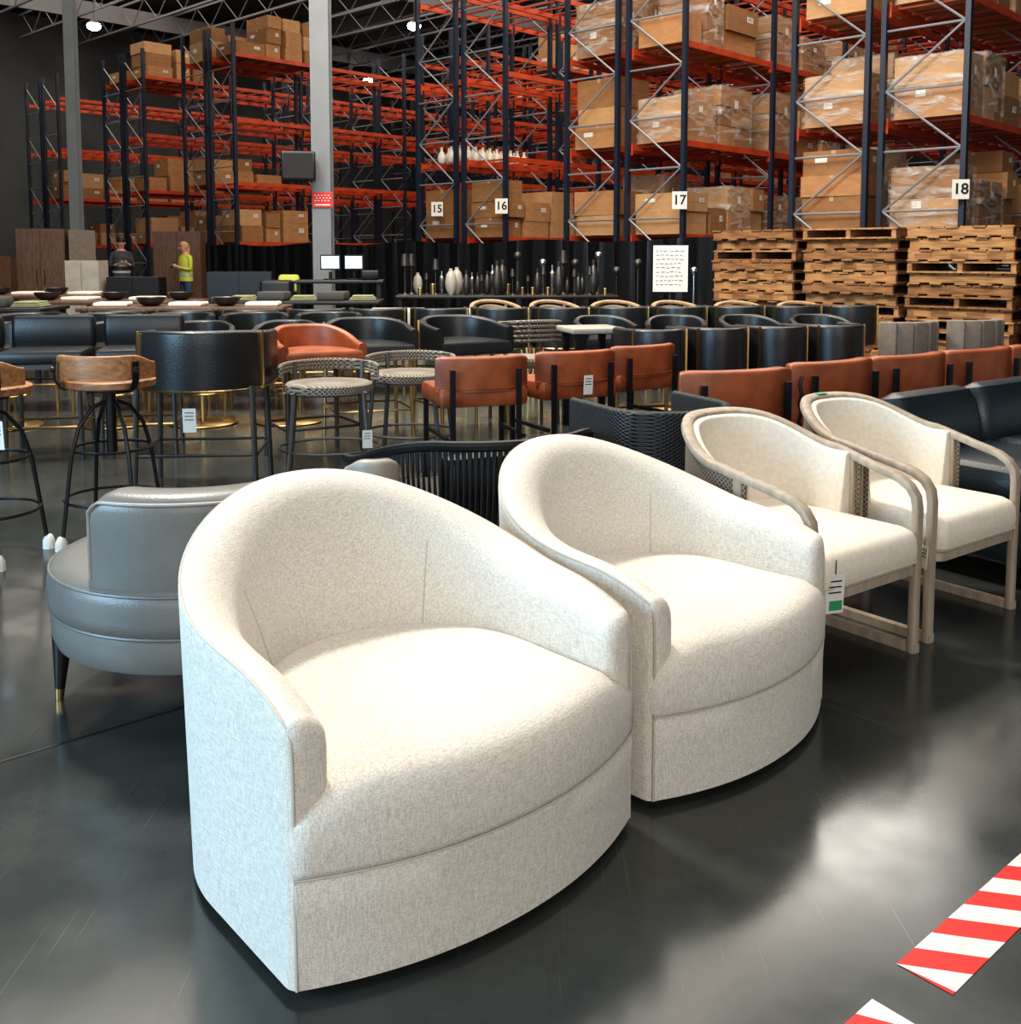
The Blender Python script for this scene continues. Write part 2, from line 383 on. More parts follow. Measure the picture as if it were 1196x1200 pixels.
# ------------------------------------------------------------------ oak hoop chair
def hang_tag(parent,loc,s=1,rz=0,green=False):
    mb=MB(); Rm=Matrix.Rotation(rz,3,'Z')@Matrix.Rotation(R(4),3,'X')
    mb.box(Rm@Vector((0,0,-.065*s)),(.048*s,.0015,.09*s),0,rot=Rm)
    mb.cyl(Rm@Vector((0,0,-.02*s)),(0,0.0,.012*s),.0012*s,n=5,mat=1)
    for sy in(-1,1):
        for k in range(3): mb.box(Rm@Vector((0,sy*.0014,-.036*s-.013*s*k)),(.032*s,.0012,.003*s),1,rot=Rm)
        if green: mb.box(Rm@Vector((0.005,sy*.0016,-.092*s)),(.032*s,.0012,.022*s),2,rot=Rm)
    return mb.build('hang_tag',[M['paper'],M['ink'],M['green']],parent,smooth=False,loc=loc)
def oakchair(loc,rz,label,hw=.265,name='barrel_armchair'):
    e=thing(name,label,'armchair',loc,rz,'oak-framed armchairs')
    ys=.34; dp=.65; hb=hw+.022
    pts=[]
    side=[(-hw,.02,0),(-hw,.02,.2),(-hw,.018,.40),(-hw,.018,.46),(-hw,.024,.498),(-hw,.045,.527),(-hw,.08,.547),(-hw,.12,.558)]
    pts+=side
    n=8
    for i in range(1,n): 
        k=i/n; pts.append((-hw-(hb-hw)*sm(k),.12+(ys-.12)*k,.558+.050*k))
    for i in range(0,33):
        a=math.pi*(1-i/32); kk=math.sin(a); pts.append((hb*math.cos(a),ys+(dp-ys)*kk,.608+.103*sm(kk)))
    pts+=[(-x,y,z) for x,y,z in reversed(pts[:len(side)+n-1])]
    mb=MB(); mb.sweep(pts,.02,rect=(.036,.024),up=(0,1,0)); mb.build('frame_rail',M['oak'],e,ang=40)
    for sx in(-1,1):
        mb=MB(); mb.box((sx*hw,.32,.014),(.028,.63,.028)); mb.build('runner',M['oak'],e,smooth=False)
    mb=MB(); mb.box((0,.62,.014),(2*hw,.028,.028)); mb.build('runner',M['oak'],e,smooth=False)
    for sx in(-1,1):
        mb=MB(); mb.box((sx*(hw-.03),.57,.2),(.028,.028,.40)); mb.build('leg',M['oak'],e,smooth=False)
        mb=MB(); mb.box((sx*(hw+.016),.27,.450),(.026,.03,.29)); mb.build('arm_post',M['oak'],e,smooth=False)
    o=[(x,y+.305) for x,y in rrect(hw-.005,.31,.05,4)]
    mb=MB(); mb.slab(o,[(0,.265),(0,.292),(.02,.294)]); mb.build('seat_frame',M['oak'],e)
    mb=MB(); mb.slab([(x*.97,y-.006) for x,y in o],[(.01,.292),(0,.305),(-.004,.34),(0,.376),(.010,.394),(.035,.406),(.12,.414),(.2,.416)]); mb.build('seat_cushion',M['cream2'],e,ang=60)
    mb=MB(); mb.sweep([(x*.985,y-.006,.306) for x,y in o],.003,n=6,closed=True); mb.build('piping',M['cream_pipe'],e)
    hf=lambda t:.599+.103*sm(math.sin(math.pi/2*max(0,(t-.10)/.90)))
    pth=upath(hb+.004,ys,dp+.004,6,32,y0=.24)
    mb=MB(); ushell(mb,pth,.27,lambda t:hf(t)-.012*(1-sm(t/.08)),lambda t:.008,r=.003,zin=.27,crown=0); mb.build('cane_panel',M['cane'],e)
    pth=upath(hb-.003,ys,dp-.005,6,32,y0=.275)
    mb=MB(); ushell(mb,pth,.34,lambda t:hf(t)+.002,lambda t:.038,r=.010,dl=.035,endround=.006); mb.build('backrest',M['cream2'],e)
    return e
def fromFR(fx,fy,w,a): return (fx-w/2*math.cos(a),fy-w/2*math.sin(a),0)
ang3=R(37)
c3=oakchair(fromFR(1.285,3.135,.53,ang3),ang3,'curved grey-oak armchair with cream seat, beside the cream swivel chair')
c4=dup(c3,fromFR(1.79,3.54,.53,ang3),ang3,label='curved grey-oak armchair with cream seat, beside the dark leather settee')
hang_tag(c3,(-.200,-.018,.375),1.3,R(-20),True)
hang_tag(c3,(.285,.0,.36),.8,R(60))
mb=MB(); mb.box((.0,.65,.7245),(.05,.03,.003)); mb.build('green_sticker',M['green'],c4,smooth=False)
# ------------------------------------------------------------------ dark settee
def settee(loc,rz):
    e=thing('leather_settee','dark slate leather settee with padded back beside the oak armchair','sofa',loc,rz)
    mb=MB(); mb.rbox((.65,.40,.19),(1.26,.74,.22),.04); mb.build('base',M['navylea'],e)
    Rm=Matrix.Rotation(R(-10),3,'X')
    for k in range(2):
        mb=MB(); mb.rbox((.34+.62*k,.30,.37),(.60,.56,.16),.05,puff=.006); mb.build('seat_cushion',M['navylea'],e)
        mb=MB()
        mb.rbox((.34+.62*k,.66,.51),(.61,.17,.34),.075,rot=Rm,puff=.01); mb.build('back_cushion',M['navylea'],e)
    for x,y in((.08,.08),(1.22,.08),(.08,.7),(1.22,.7)):
        mb=MB(); mb.cyl((x,y,.10),(x,y,0),.022,.014); mb.build('leg',M['blackwood'],e)
    return e
settee((1.92,3.64,0),R(36))
# ------------------------------------------------------------------ grey leather curved chair
def greychair(loc):
    e=thing('curved_lounge_chair','grey leather round-seat chair on tapered black legs with brass tips','armchair',loc,0)
    RR=.43
    circ=[(RR*math.cos(2*math.pi*i/56),RR*math.sin(2*math.pi*i/56)) for i in range(56)]
    mb=MB(); mb.slab(circ,[(.04,.18),(.018,.185),(.008,.21),(.006,.255),(.012,.278)]); mb.build('seat_rail',M['greylea'],e)
    mb=MB(); mb.slab(circ,[(.012,.278),(.0,.288),(-.004,.32),(0,.365),(.006,.388),(.02,.402),(.06,.41),(.15,.418),(.3,.42)]); mb.build('seat_cushion',M['greylea'],e,ang=60)
    for z,k in((.390,.985),(.280,.985)):
        mb=MB(); mb.sweep([(x*k,y*k,z) for x,y in circ],.0045,n=6,closed=True); mb.build('piping',M['greylea'],e)
    pts=[];nr=[];T=[]
    N=44
    for i in range(N+1):
        a=R(242+106*i/N); pts.append(((RR-.02)*math.cos(a),(RR-.02)*math.sin(a))); nr.append((-math.cos(a),-math.sin(a))); T.append(1-abs(2*i/N-1))
    def hf(t):
        h=.645; q=t/.12
        if q<1: h-=.03*(1-q)**2
        return h
    mb=MB(); ushell(mb,(pts,nr,T),.40,hf,lambda t:.15,r=.045,endround=.02,flare=.0); mb.build('backrest',M['greylea'],e,ang=60)
    mb=MB(); mb.sweep([(pts[0][0],pts[0][1],z) for z in(.42,.5,.56,.585)]+[(p[0]-n[0]*.001,p[1]-n[1]*.001,hf(t)-.020) for p,n,t in zip(pts,nr,T)],.0045,n=6); mb.build('piping',M['taupe'],e)
    for a in(200,290,20,110):
        x,y=.395*math.cos(R(a)),.395*math.sin(R(a)); dx,dy=.012*math.cos(R(a)),.012*math.sin(R(a))
        mb=MB(); mb.cyl((x,y,.19),(x+dx,y+dy,.035),.029,.0135,n=14); lg=mb.build('leg',M['blackwood'],e)
        mb=MB(); mb.cyl((x+dx,y+dy,.035),(x+dx*1.2,y+dy*1.2,0),.014,.011,n=14); mb.build('brass_tip',M['brass'],lg)
    return e
greychair((-.89,2.94,0))
# ------------------------------------------------------------------ tub seats
def tub(name,label,cat,loc,rz,lea,leg,hw=.28,dp=.52,zs=.62,zt=.84,za=.76,style='tall',trim=None,group=None,th=.05,zb=None):
    e=thing(name,label,cat,loc,rz,group)
    P=upath(hw,dp*.42,dp,8,28,y0=.03); zb=zs-.08 if zb is None else zb
    pth=[[(x,y-dp/2) for x,y in P[0]],P[1],P[2]]
    hf=lambda t: za+(zt-za)*sm(t/.8)
    mb=MB(); ushell(mb,pth,zb,hf,lambda t:th,r=.02,dl=.01); mb.build('backrest',lea,e)
    o=[(x,y-dp/2) for x,y in upath(hw-.03,dp*.4,dp-.03,5,20)[0]]+[]
    mb=MB(); mb.slab(list(reversed(o)),[(.02,zs-.09),(0,zs-.08),(0,zs-.02),(.02,zs),(.12,zs+.012)]); mb.build('seat',lea,e)
    if trim:
        mb=MB(); mb.sweep([(x-n[0]*.003,y-n[1]*.003,zb+.008) for (x,y),n in zip(pth[0],pth[1])],.006,n=6); mb.build('metal_trim',trim,e,smooth=False)
        for k in (0.28,.72):
            i=int(k*(len(pth[0])-1)); x,y=pth[0][i]; n=pth[1][i]
            mb=MB(); mb.box((x-n[0]*.006,y-n[1]*.006,(zb+hf(pth[2][i]))/2),(.014,.014,hf(pth[2][i])-zb),rz=math.atan2(n[1],n[0])); mb.build('metal_trim',trim,e,smooth=False)
    if style in('tall','legs'):
        s=.82
        for sx in(-1,1):
            for sy in(-1,1):
                mb=MB(); mb.cyl((sx*hw*s,sy*dp*.40,zs-.08),(sx*hw*s*1.06,sy*dp*.44,0),.016,.013,n=8); mb.build('leg',leg,e)
        if style=='tall':
            mb=MB(); q=[(x,y,.22) for x,y in rrect(hw*.87,dp*.42,.02,2)]
            mb.sweep(q,.009,n=6,closed=True); mb.build('footrest',leg,e)
    else:
        mb=MB(); mb.cyl((0,0,.03),(0,0,zs-.08),.025,n=12); mb.build('pedestal',leg,e)
        mb=MB(); mb.lathe([(.001,0),(.24,0),(.25,.008),(.24,.016),(.05,.03),(.001,.032)],n=32); mb.build('base_plate',leg,e)
        if style=='disc':
            mb=MB(); mb.sweep([(.17*math.cos(R(12*i)),-.02+.17*math.sin(R(12*i)),.24) for i in range(30)],.009,n=6,closed=True); mb.build('footrest',leg,e)
    return e
t=tub('counter_stool','large black leather barrel counter stool with dark bronze legs','stool',(-1.65,5.48,0),R(185),M['blacklea'],M['steel'],hw=.355,dp=.60,zs=.66,zt=.865,za=.84,trim=M['brass'],zb=.55)
hang_tag(t,(.02,.29,.50),1.4,R(180))
tb=tub('counter_stool','black leather barrel counter stool with brass legs','stool',(-.98,6.98,0),R(20),M['blacklea'],M['brass'],hw=.30,dp=.55,zs=.66,zt=.82,za=.76,trim=M['brass'],group='black barrel counter stools')
dup(tb,(-.36,7.25,0),R(30))
def boxstool(loc,rz):
    e=thing('bench_stool','black channelled leather counter stool with boxy low back','stool',loc,rz,'black boxy counter stools')
    mb=MB(); mb.rbox((0,.20,.76),(.50,.09,.22),.03,puff=.004); mb.build('backrest',M['blacklea'],e)
    for k in range(4):
        mb=MB(); mb.rbox((0,-.17+.105*k,.63),(.50,.105,.09),.028); mb.build('seat_channel',M['blacklea'],e)
    mb=MB(); mb.box((0,0,.575),(.48,.42,.03)); mb.build('seat_base',M['steel'],e,smooth=False)
    for sx in(-1,1):
        for sy in(-1,1):
            mb=MB(); mb.cyl((sx*.21,sy*.18,.56),(sx*.22,sy*.19,0),.014,n=8); mb.build('leg',M['steel'],e)
    mb=MB(); mb.sweep([(x,y,.2) for x,y in rrect(.22,.19,.02,2)],.009,n=6,closed=True); mb.build('footrest',M['brass'],e)
    return e
bs=boxstool((-2.90,6.40,0),R(12)); dup(bs,(-2.36,6.52,0),R(12)); dup(bs,(-3.44,6.28,0),R(12))
tub('counter_stool','cognac leather barrel-back counter stool','stool',(-1.22,6.28,0),R(30),M['rust'],M['steel'],hw=.27,dp=.5,zs=.68,zt=.82,za=.72)
tr=tub('tub_chair','black leather tub chair with brass trim in a row','chair',(.95,6.78,0),R(195),M['blacklea'],M['brass'],hw=.215,dp=.46,zs=.56,zt=.775,za=.77,trim=M['brass'],zb=.46,group='row of black tub chairs')
for p in((1.39,6.92),(1.83,7.06),(2.27,7.20)): dup(tr,(p[0],p[1],0),R(197))
tr2=tub('tub_chair','black leather low tub chair with brass edge in the back row','chair',(-3.45,9.05,0),R(185),M['blacklea'],M['brass'],hw=.27,dp=.5,zs=.5,zt=.78,za=.775,trim=M['brass'],zb=.4,group='back row of black tub chairs')
for i in range(1,13): dup(tr2,(-3.45+.56*i,9.05+.07*i,0),R(186))
for i in range(5): dup(tr2,(-3.9+.60*i,8.35+.03*i,0),R(8))
td=tub('swivel_stool','dark leather swivel stool on a round brass base','stool',(-2.3,7.6,0),R(10),M['blacklea'],M['brass'],hw=.25,dp=.46,zs=.60,zt=.76,za=.70,style='disc',group='brass-based swivel stools')
for p in((-1.68,7.68),(-2.95,7.55),(.75,8.3),(1.35,8.35),(1.95,8.4),(2.55,8.45),(-3.7,7.45)): dup(td,(p[0],p[1],0),R(random.uniform(-10,30)))
def channel(loc,rz,label,mat_,grp,name='channel_back_chair'):
    e=thing(name,label,'chair',loc,rz,grp)
    for k in range(5):
        mb=MB(); a=R(-50+25*k); x=.27*math.sin(a); y=.20*math.cos(a)+.0
        mb.rbox((x,y,.57),(.128,.08,.42),.014,rot=Matrix.Rotation(-a,3,'Z')); mb.build('back_channel',mat_,e)
    mb=MB(); mb.rbox((0,-.03,.40),(.48,.46,.14),.04); mb.build('seat',mat_,e)
    for sx in(-1,1):
        for sy in(-1,1):
            mb=MB(); mb.cyl((sx*.19,sy*.17,.34),(sx*.22,sy*.2,0),.018,.012,n=8); mb.build('leg',M['blackwood'],e)
    return e
cc=channel((2.84,7.50,0),R(203),'taupe velvet channel-back dining chair',M['channel'],'taupe channel-back chairs')
dup(cc,(3.42,7.72,0),R(203))
# ------------------------------------------------------------------ rust dining chairs
def rustchair(name,label,loc,rz,w=.5,zt=.75,zb=.46,grp=None,th=.085,zs=.42,legtop=.66):
    e=thing(name,label,'chair',loc,rz,grp)
    hw=w/2
    pts=[];nr=[];T=[]
    N=20
    for i in range(N+1):
        k=-1+2*i/N; x=hw*k; y=.20-.07*abs(k)**2.5
        pts.append((x,y)); T.append(1-abs(k))
    for i in range(N+1):
        a=pts[max(0,i-1)];b=pts[min(N,i+1)]; tx,ty=b[0]-a[0],b[1]-a[1]; l=math.hypot(tx,ty); nr.append((ty/l,-tx/l))
    mb=MB(); ushell(mb,(pts,nr,T),zb,lambda t:zt-.006*(1-sm(t/.1)),lambda t:th,r=.018,endround=.01); mb.build('backrest',M['rust'],e,ang=50)
    mb=MB(); mb.rbox((0,-.04,zs),(w-.02,.44,.10),.02,puff=.003); mb.build('seat',M['rust'],e)
    mb=MB(); mb.sweep([(p[0]-n[0]*.004,p[1]-n[1]*.004,zb+.02) for p,n in zip(pts,nr)],.004,n=5); mb.build('seam',M['rust'],e)
    for sx in(-1,1):
        mb=MB(); mb.box((sx*(hw-.07),.205,legtop/2),(.026,.02,legtop)); mb.build('rear_leg',M['black'],e,smooth=False)
        mb=MB(); mb.box((sx*(hw-.03),-.23,(zs-.02)/2),(.024,.024,zs-.02)); mb.build('leg',M['black'],e,smooth=False)
        mb=MB(); mb.box((sx*(hw-.04),-.01,.30),(.02,.42,.02)); mb.build('side_rail',M['black'],e,smooth=False)
    return e
rc=rustchair('dining_chair','cognac leather dining chair with black metal legs, back turned',(-.19,5.50,0),R(198),grp='cognac dining chairs',th=.06,w=.50,zt=.725,zb=.54,zs=.51)
r2=dup(rc,(.31,5.80,0),R(206)); r3=dup(rc,(.72,6.16,0),R(215))
hang_tag(r2,(-.02,.235,.62),1.2,R(180))
rs=rustchair('lounge_side_chair','cognac leather upholstered side chair with padded back',(.95,4.58,0),R(200),w=.56,zt=.755,zb=.30,grp='cognac side chairs',legtop=.70)
for p in((1.47,4.96),(1.96,5.27),(2.46,5.59),(2.96,5.91),(3.46,6.23)): dup(rs,(p[0],p[1],0),R(212))
mb=MB()
mb.sweep([(-.285+.012*(k%2),.20,.40+.04*k) for k in range(9)],.008,n=6)
mb.build('lacing',M['black'],rs)
# ------------------------------------------------------------------ rope stools
def ropestool(loc,rz,label,grp):
    e=thing('rope_stool',label,'stool',loc,rz,grp)
    o=[(.24*math.cos(2*math.pi*i/32),.22*math.sin(2*math.pi*i/32)) for i in range(32)]
    mb=MB(); mb.slab(o,[(.02,.50),(0,.51),(-.004,.53),(0,.552),(.02,.562),(.1,.556),(.18,.55)]); mb.build('woven_seat',M['rope'],e)
    for k in range(3):
        mb=MB(); mb.sweep([(.265*math.cos(R(a)),.24*math.sin(R(a)),.605+.02*k+.012*math.sin(R(a))) for a in range(-15,196,10)],.012,n=8); mb.build('rope_rail',M['rope'],e)
    for a in(42,138,222,318):
        x,y=.22*math.cos(R(a)),.20*math.sin(R(a)); top=.66 if a<180 else .52
        mb=MB(); mb.sweep([(x*1.40,y*1.40,0),(x*1.25,y*1.25,.25),(x*1.13,y*1.13,.50),(x*1.16,y*1.16,top)],.014,n=8); mb.build('leg',M['greysteel'],e)
    mb=MB(); mb.sweep([(.275*math.cos(R(a)),.25*math.sin(R(a)),.20) for a in range(0,360,15)],.008,n=6,closed=True); mb.build('footrest',M['greysteel'],e)
    return e
rp=ropestool((-1.00,5.60,0),R(10),'grey woven-rope stool with splayed grey metal legs','woven rope stools')
rp2=dup(rp,(-.60,6.10,0),R(-10))
hang_tag(rp,(.20,-.2,.34),1.1)
e=thing('rope_armchair','grey woven-rope armchair with looped arm rails','armchair',(.10,7.75,0),R(200))
for k in range(5):
    mb=MB(); mb.sweep([(.28*math.cos(R(a)),.26*math.sin(R(a)),.60+.035*k+.03*math.sin(R(a))) for a in range(-20,201,10)],.014,n=8); mb.build('rope_rail',M['rope'],e)
mb=MB(); mb.slab([(.25*math.cos(R(a)),.24*math.sin(R(a))) for a in range(0,360,12)],[(.01,.42),(0,.44),(0,.47),(.02,.49)]); mb.build('woven_seat',M['rope'],e)
for a in(40,140,220,320):
    mb=MB(); mb.cyl((.26*math.cos(R(a)),.24*math.sin(R(a)),.75 if a<180 else .60),(.28*math.cos(R(a)),.26*math.sin(R(a)),0),.014,n=8); mb.build('leg',M['steel'],e)
# ------------------------------------------------------------------ industrial stools
def indstool(loc,rz,label):
    e=thing('industrial_stool',label,'stool',loc,rz,'industrial wooden stools')
    o=[(.19*math.cos(2*math.pi*i/36),.19*math.sin(2*math.pi*i/36)) for i in range(36)]
    mb=MB(); mb.slab(o,[(.012,.685),(0,.692),(0,.715),(.012,.722),(.08,.716)]); mb.build('seat',M['honey'],e)
    pts=[];nr=[];T=[]
    for i in range(25):
        a=R(5+170*i/24); pts.append((.21*math.cos(a),.21*math.sin(a))); nr.append((-math.cos(a),-math.sin(a))); T.append(1-abs(2*i/24-1))
    pts.reverse();nr.reverse()
    mb=MB(); ushell(mb,(pts,nr,T),.730,lambda t:.80+.035*sm(t/.4),lambda t:.028,r=.008,crown=0); mb.build('low_backrest',M['honey'],e)
    for a in(40,140):
        x,y=.20*math.cos(R(a)),.20*math.sin(R(a))
        mb=MB(); mb.sweep([(x*.6,y*.6,.68),(x,y,.69),(x*1.13,y*1.13,.73),(x*1.13,y*1.13,.81)],.008,rect=(.03,.006)); mb.build('back_bracket',M['black'],e)
        mb=MB(); mb.cyl((x*1.13,y*1.13,.775),(x*1.2,y*1.2,.775),.013,n=10); mb.build('bolt',M['steel'],e)
    mb=MB(); mb.lathe([(.001,.66),(.10,.665),(.10,.685),(.001,.686)]); mb.build('mounting_plate',M['black'],e)
    mb=MB(); mb.cyl((0,0,.40),(0,0,.67),.022,n=12); mb.build('screw_post',M['black'],e)
    for a in(45,135,225,315):
        c,s=math.cos(R(a)),math.sin(R(a))
        mb=MB(); mb.sweep([(c*q,s*q,z) for q,z in((.03,.62),(.08,.60),(.14,.52),(.175,.40),(.195,.25),(.215,.10),(.23,0))],.009,n=8); lg=mb.build('leg',M['black'],e)
        mb=MB(); mb.lathe([(.012,0),(.026,.0),(.025,.035),(.016,.055),(.011,.06)],c=(c*.23,s*.23,0),n=9); mb.build('foam_wrap',M['paper'],lg)
    for z,q in((.42,.165),(.20,.20)):
        mb=MB(); mb.sweep([(q*math.cos(R(a)),q*math.sin(R(a)),z) for a in range(0,360,12)],.007,n=6,closed=True); mb.build('foot_ring',M['black'],e)
    return e
i2=indstool((-1.74,4.42,0),R(178),'honey-wood industrial swivel stool with curved black metal legs')
i1=dup(i2,(-2.17,4.18,0),R(170)); 
hang_tag(i1,(-.14,.12,.62),1.3,R(180))
# ------------------------------------------------------------------ black rope lounge chair and wicker chair
def ropelounge(loc,rz):
    e=thing('rope_lounge_chair','black cord lounge chair with curved latticed back','armchair',loc,rz)
    P=upath(.42,.28,.68,6,40,y0=0); zt=lambda t:.49+.13*sm(t/.7)
    mb=MB(); mb.sweep([(x,y-.34,zt(t)) for (x,y),t in zip(P[0],P[2])],.018,n=8); mb.build('top_rail',M['black'],e)
    mb=MB(); mb.sweep([(x*.94,(y-.34)*.94,.27) for (x,y),t in zip(P[0],P[2])],.015,n=8); mb.build('lower_rail',M['black'],e)
    mb=MB(); pts=P[0]; L=[0]
    for i in range(1,len(pts)): L.append(L[-1]+math.dist(pts[i],pts[i-1]))
    n=180
    for q in range(n):
        s=L[-1]*(q+.5)/n; i=max(j for j in range(len(L)) if L[j]<=s); i=min(i,len(pts)-2)
        k=(s-L[i])/(L[i+1]-L[i]); x=pts[i][0]*(1-k)+pts[i+1][0]*k; y=pts[i][1]*(1-k)+pts[i+1][1]*k; t=1-abs(2*s/L[-1]-1)
        sh=.015 if q%2 else -.015
        mb.cyl((x,y-.34,zt(t)),((x*.94)+sh*(1 if abs(x)<.4 else 0),(y-.34)*.94,.27),.0045,n=5)
    o=mb.build('cord_lattice',M['blackrope'],e); o['kind']='stuff'
    mb=MB(); mb.rbox((0,-.03,.33),(.72,.58,.14),.05); mb.build('seat_cushion',M['blacklea'],e)
    mb=MB(); mb.rbox((0,.21,.47),(.5,.10,.22),.04); mb.build('back_cushion',M['blacklea'],e)
    for x,y in((-.37,-.31),(.37,-.31),(-.27,.22),(.27,.22)):
        mb=MB(); mb.cyl((x,y,.5 if y<0 else .30),(x,y,0),.016,n=8); mb.build('leg',M['black'],e)
    return e
ropelounge((-.10,3.70,0),R(205))
def wickerchair(loc,rz):
    e=thing('wicker_chair','black finely woven wicker tub chair','armchair',loc,rz)
    P=upath(.26,.30,.52,6,30); pth=[[(x,y-.26) for x,y in P[0]],P[1],P[2]]
    mb=MB(); ushell(mb,pth,.12,lambda t:.685,lambda t:.035,r=.012,dl=0); mb.build('woven_shell',M['wicker'],e)
    mb=MB(); mb.rbox((0,-.03,.36),(.44,.44,.1),.04); mb.build('seat_cushion',M['blacklea'],e)
    for x,y in((-.22,-.22),(.22,-.22),(-.16,.16),(.16,.16)):
        mb=MB(); mb.cyl((x,y,.14),(x,y,0),.016,n=8); mb.build('leg',M['black'],e)
    return e
wickerchair((.58,3.93,0),R(205))
tub('low_back_chair','taupe leather chair with small rounded low back','chair',(-.45,3.30,0),R(195),M['taupe'],M['blackwood'],hw=.09,dp=.18,zs=.42,zt=.60,za=.56,style='legs',th=.045)
# ------------------------------------------------------------------ tan wood hoop chairs (far)
def hoop(loc,rz):
    e=thing('hoop_armchair','tan wood hoop-back armchair with pale seat','armchair',loc,rz,'tan hoop-back armchairs')
    mb=MB(); mb.sweep([(-.27,-.25,0),(-.27,-.25,.6),(-.27,-.2,.66)]+[(.27*math.cos(R(180-a)),.27*math.sin(R(a)),.68+.08*math.sin(R(a))) for a in range(0,181,12)]+[(.27,-.2,.66),(.27,-.25,.6),(.27,-.25,0)],.02,rect=(.045,.03),up=(0,1,0)); mb.build('frame_rail',M['tanwood'],e)
    mb=MB(); mb.rbox((0,-.02,.42),(.48,.46,.1),.03); mb.build('seat',M['cream2'],e)
    P=upath(.25,.2,.5,4,18,y0=.1); mb=MB(); ushell(mb,[[(x,y-.25) for x,y in P[0]],P[1],P[2]],.45,lambda t:.62+.10*sm(t),lambda t:.03,r=.01); mb.build('backrest',M['cane'],e)
    for sx in(-1,1): 
        mb=MB(); mb.cyl((sx*.18,.2,.74),(sx*.2,.24,0),.018,n=8); mb.build('leg',M['tanwood'],e)
    return e
hp=hoop((-.15,11.0,0),R(20))
for i in range(1,6): dup(hp,(-.15+.64*i,11.0-.08*i,0),R(20+random.uniform(-15,15)))
# ------------------------------------------------------------------ display tables with stuff
def table(loc,rz,L,W,label,top,leg,h=.74,name='display_table'):
    e=thing(name,label,'table',loc,rz)
    mb=MB(); mb.rbox((0,0,h-.02),(L,W,.04),.01); mb.build('table_top',top,e)
    for sx in(-1,1):
        for sy in(-1,1):
            mb=MB(); mb.box((sx*(L/2-.06),sy*(W/2-.06),(h-.04)/2),(.045,.045,h-.04)); mb.build('leg',leg,e,smooth=False)
    return e
tabs=[((-5.6,10.3),R(3),2.0,.8,'blackwood'),((-3.3,10.5),R(3),2.0,.8,'walnut'),((-6.9,11.8),R(2),2.0,.8,'blackwood'),((-4.6,11.9),R(3),2.0,.8,'walnut'),((-2.4,11.9),R(3),1.8,.8,'blackwood'),((-6.4,13.6),R(0),2,.8,'walnut'),((.58,7.42),R(15),.4,.4,'palestone'),((-5.0,8.2),R(5),1.3,.8,'walnut')]
rt=random.Random(5)
for ti_,(p,rz,L,W,mt) in enumerate(tabs):
    tb_=table((p[0],p[1],0),rz,L,W,'%s-topped display table on slim black legs'%('black' if mt=='blackwood' else 'walnut' if mt=='walnut' else 'pale stone'),M[mt],M['black'],h=.74)
    if L<1.5: continue
    for k in range(5):
        q=-.38*L+.19*L*k
        x=p[0]+q*math.cos(rz); y=p[1]+q*math.sin(rz)
        mb=MB(); ch=(k*2+ti_)%4
        if ch==0:
            for j in range(3): mb.rbox((0,0,.010+.018*j),(.30-.03*j,.30,.017),.007)
            o=mb.build('folded_textile',M['yellowgreen'],loc=(x,y,.741)); tagobj(o,'stack of folded yellow-green textiles on a display table','textile')
        elif ch==1:
            mb.rbox((0,0,.02),(.33,.34,.04),.015); o=mb.build('upholstered_cushion',M['cream2'],loc=(x,y,.741)); tagobj(o,'flat cream cushion lying on a display table','cushion')
        elif ch==2:
            mb.rbox((0,0,.05),(.32,.32,.10),.02); o=mb.build('upholstered_cushion',M['sage'],loc=(x,y,.741)); tagobj(o,'dark charcoal cushion lying on a display table','cushion')
        else:
            mb.lathe([(.05,0),(.09,.01),(.13,.05),(.15,.09),(.14,.09),(.11,.05),(.02,.02)],n=18); o=mb.build('bowl',M['steel'],loc=(x,y,.741)); tagobj(o,'dark metal bowl standing on a display table','bowl')
        o.rotation_euler=(0,0,rz+rt.uniform(-.15,.15))
def ottoman(loc,rz,m_,lab):
    e=thing('ottoman',lab,'ottoman',loc,rz,'square ottomans')
    mb=MB(); mb.rbox((0,0,.42),(.62,.5,.60),.05,puff=.006); mb.build('cushion',m_,e)
    for sx in(-1,1):
        for sy in(-1,1):
            mb=MB(); mb.cyl((sx*.25,sy*.19,.13),(sx*.25,sy*.19,0),.02,.014,n=8); mb.build('leg',M['blackwood'],e)
    return e
ot=ottoman((-.35,10.3,0),R(10),M['palestone'],'pale grey upholstered square ottoman on short dark legs')
dup(ot,(-1.15,10.35,0),R(0))
# ------------------------------------------------------------------ warehouse grid
AA=R(46.2); A=Vector((math.cos(AA),math.sin(AA),0)); B=Vector((-math.sin(AA),math.cos(AA),0)); O=Vector((5.80,13,0))
def G(a,b,z=0): return O+A*a+B*b+Vector((0,0,z))
BAY=2.7; DEP=1.1; HT=6.9; LV=[1.6,3.08,4.62,6.2]
mb=MB()
for y in(0,DEP):
    mb.box((0,y,HT/2),(.085,.07,HT),0); mb.box((0,y,.01),(.16,.13,.02),0)
z=.25; k=0
while z<HT-.7:
    mb.cyl((0,0.04,z),(0,DEP-.04,z),.017,n=6,mat=1)
    z2=z+.8
    if z2>HT: break
    a_,b_=(0.04,DEP-.04) if k%2 else (DEP-.04,.04)
    mb.cyl((0,a_,z),(0,b_,z2),.017,n=6,mat=1); z=z2; k+=1
fo=mb.build('upright_frame',[M['navy'],M['galv']],smooth=False); frame_me=fo.data; bpy.data.objects.remove(fo)
mb=MB()
mb.box((BAY/2,0,-.05),(BAY-.09,.05,.095)); mb.box((.055,0,-.08),(.02,.06,.2)); mb.box((BAY-.055,0,-.08),(.02,.06,.2))
bo=mb.build('beam',M['orange'],smooth=False); beam_me=bo.data; bpy.data.objects.remove(bo)
mb=MB()
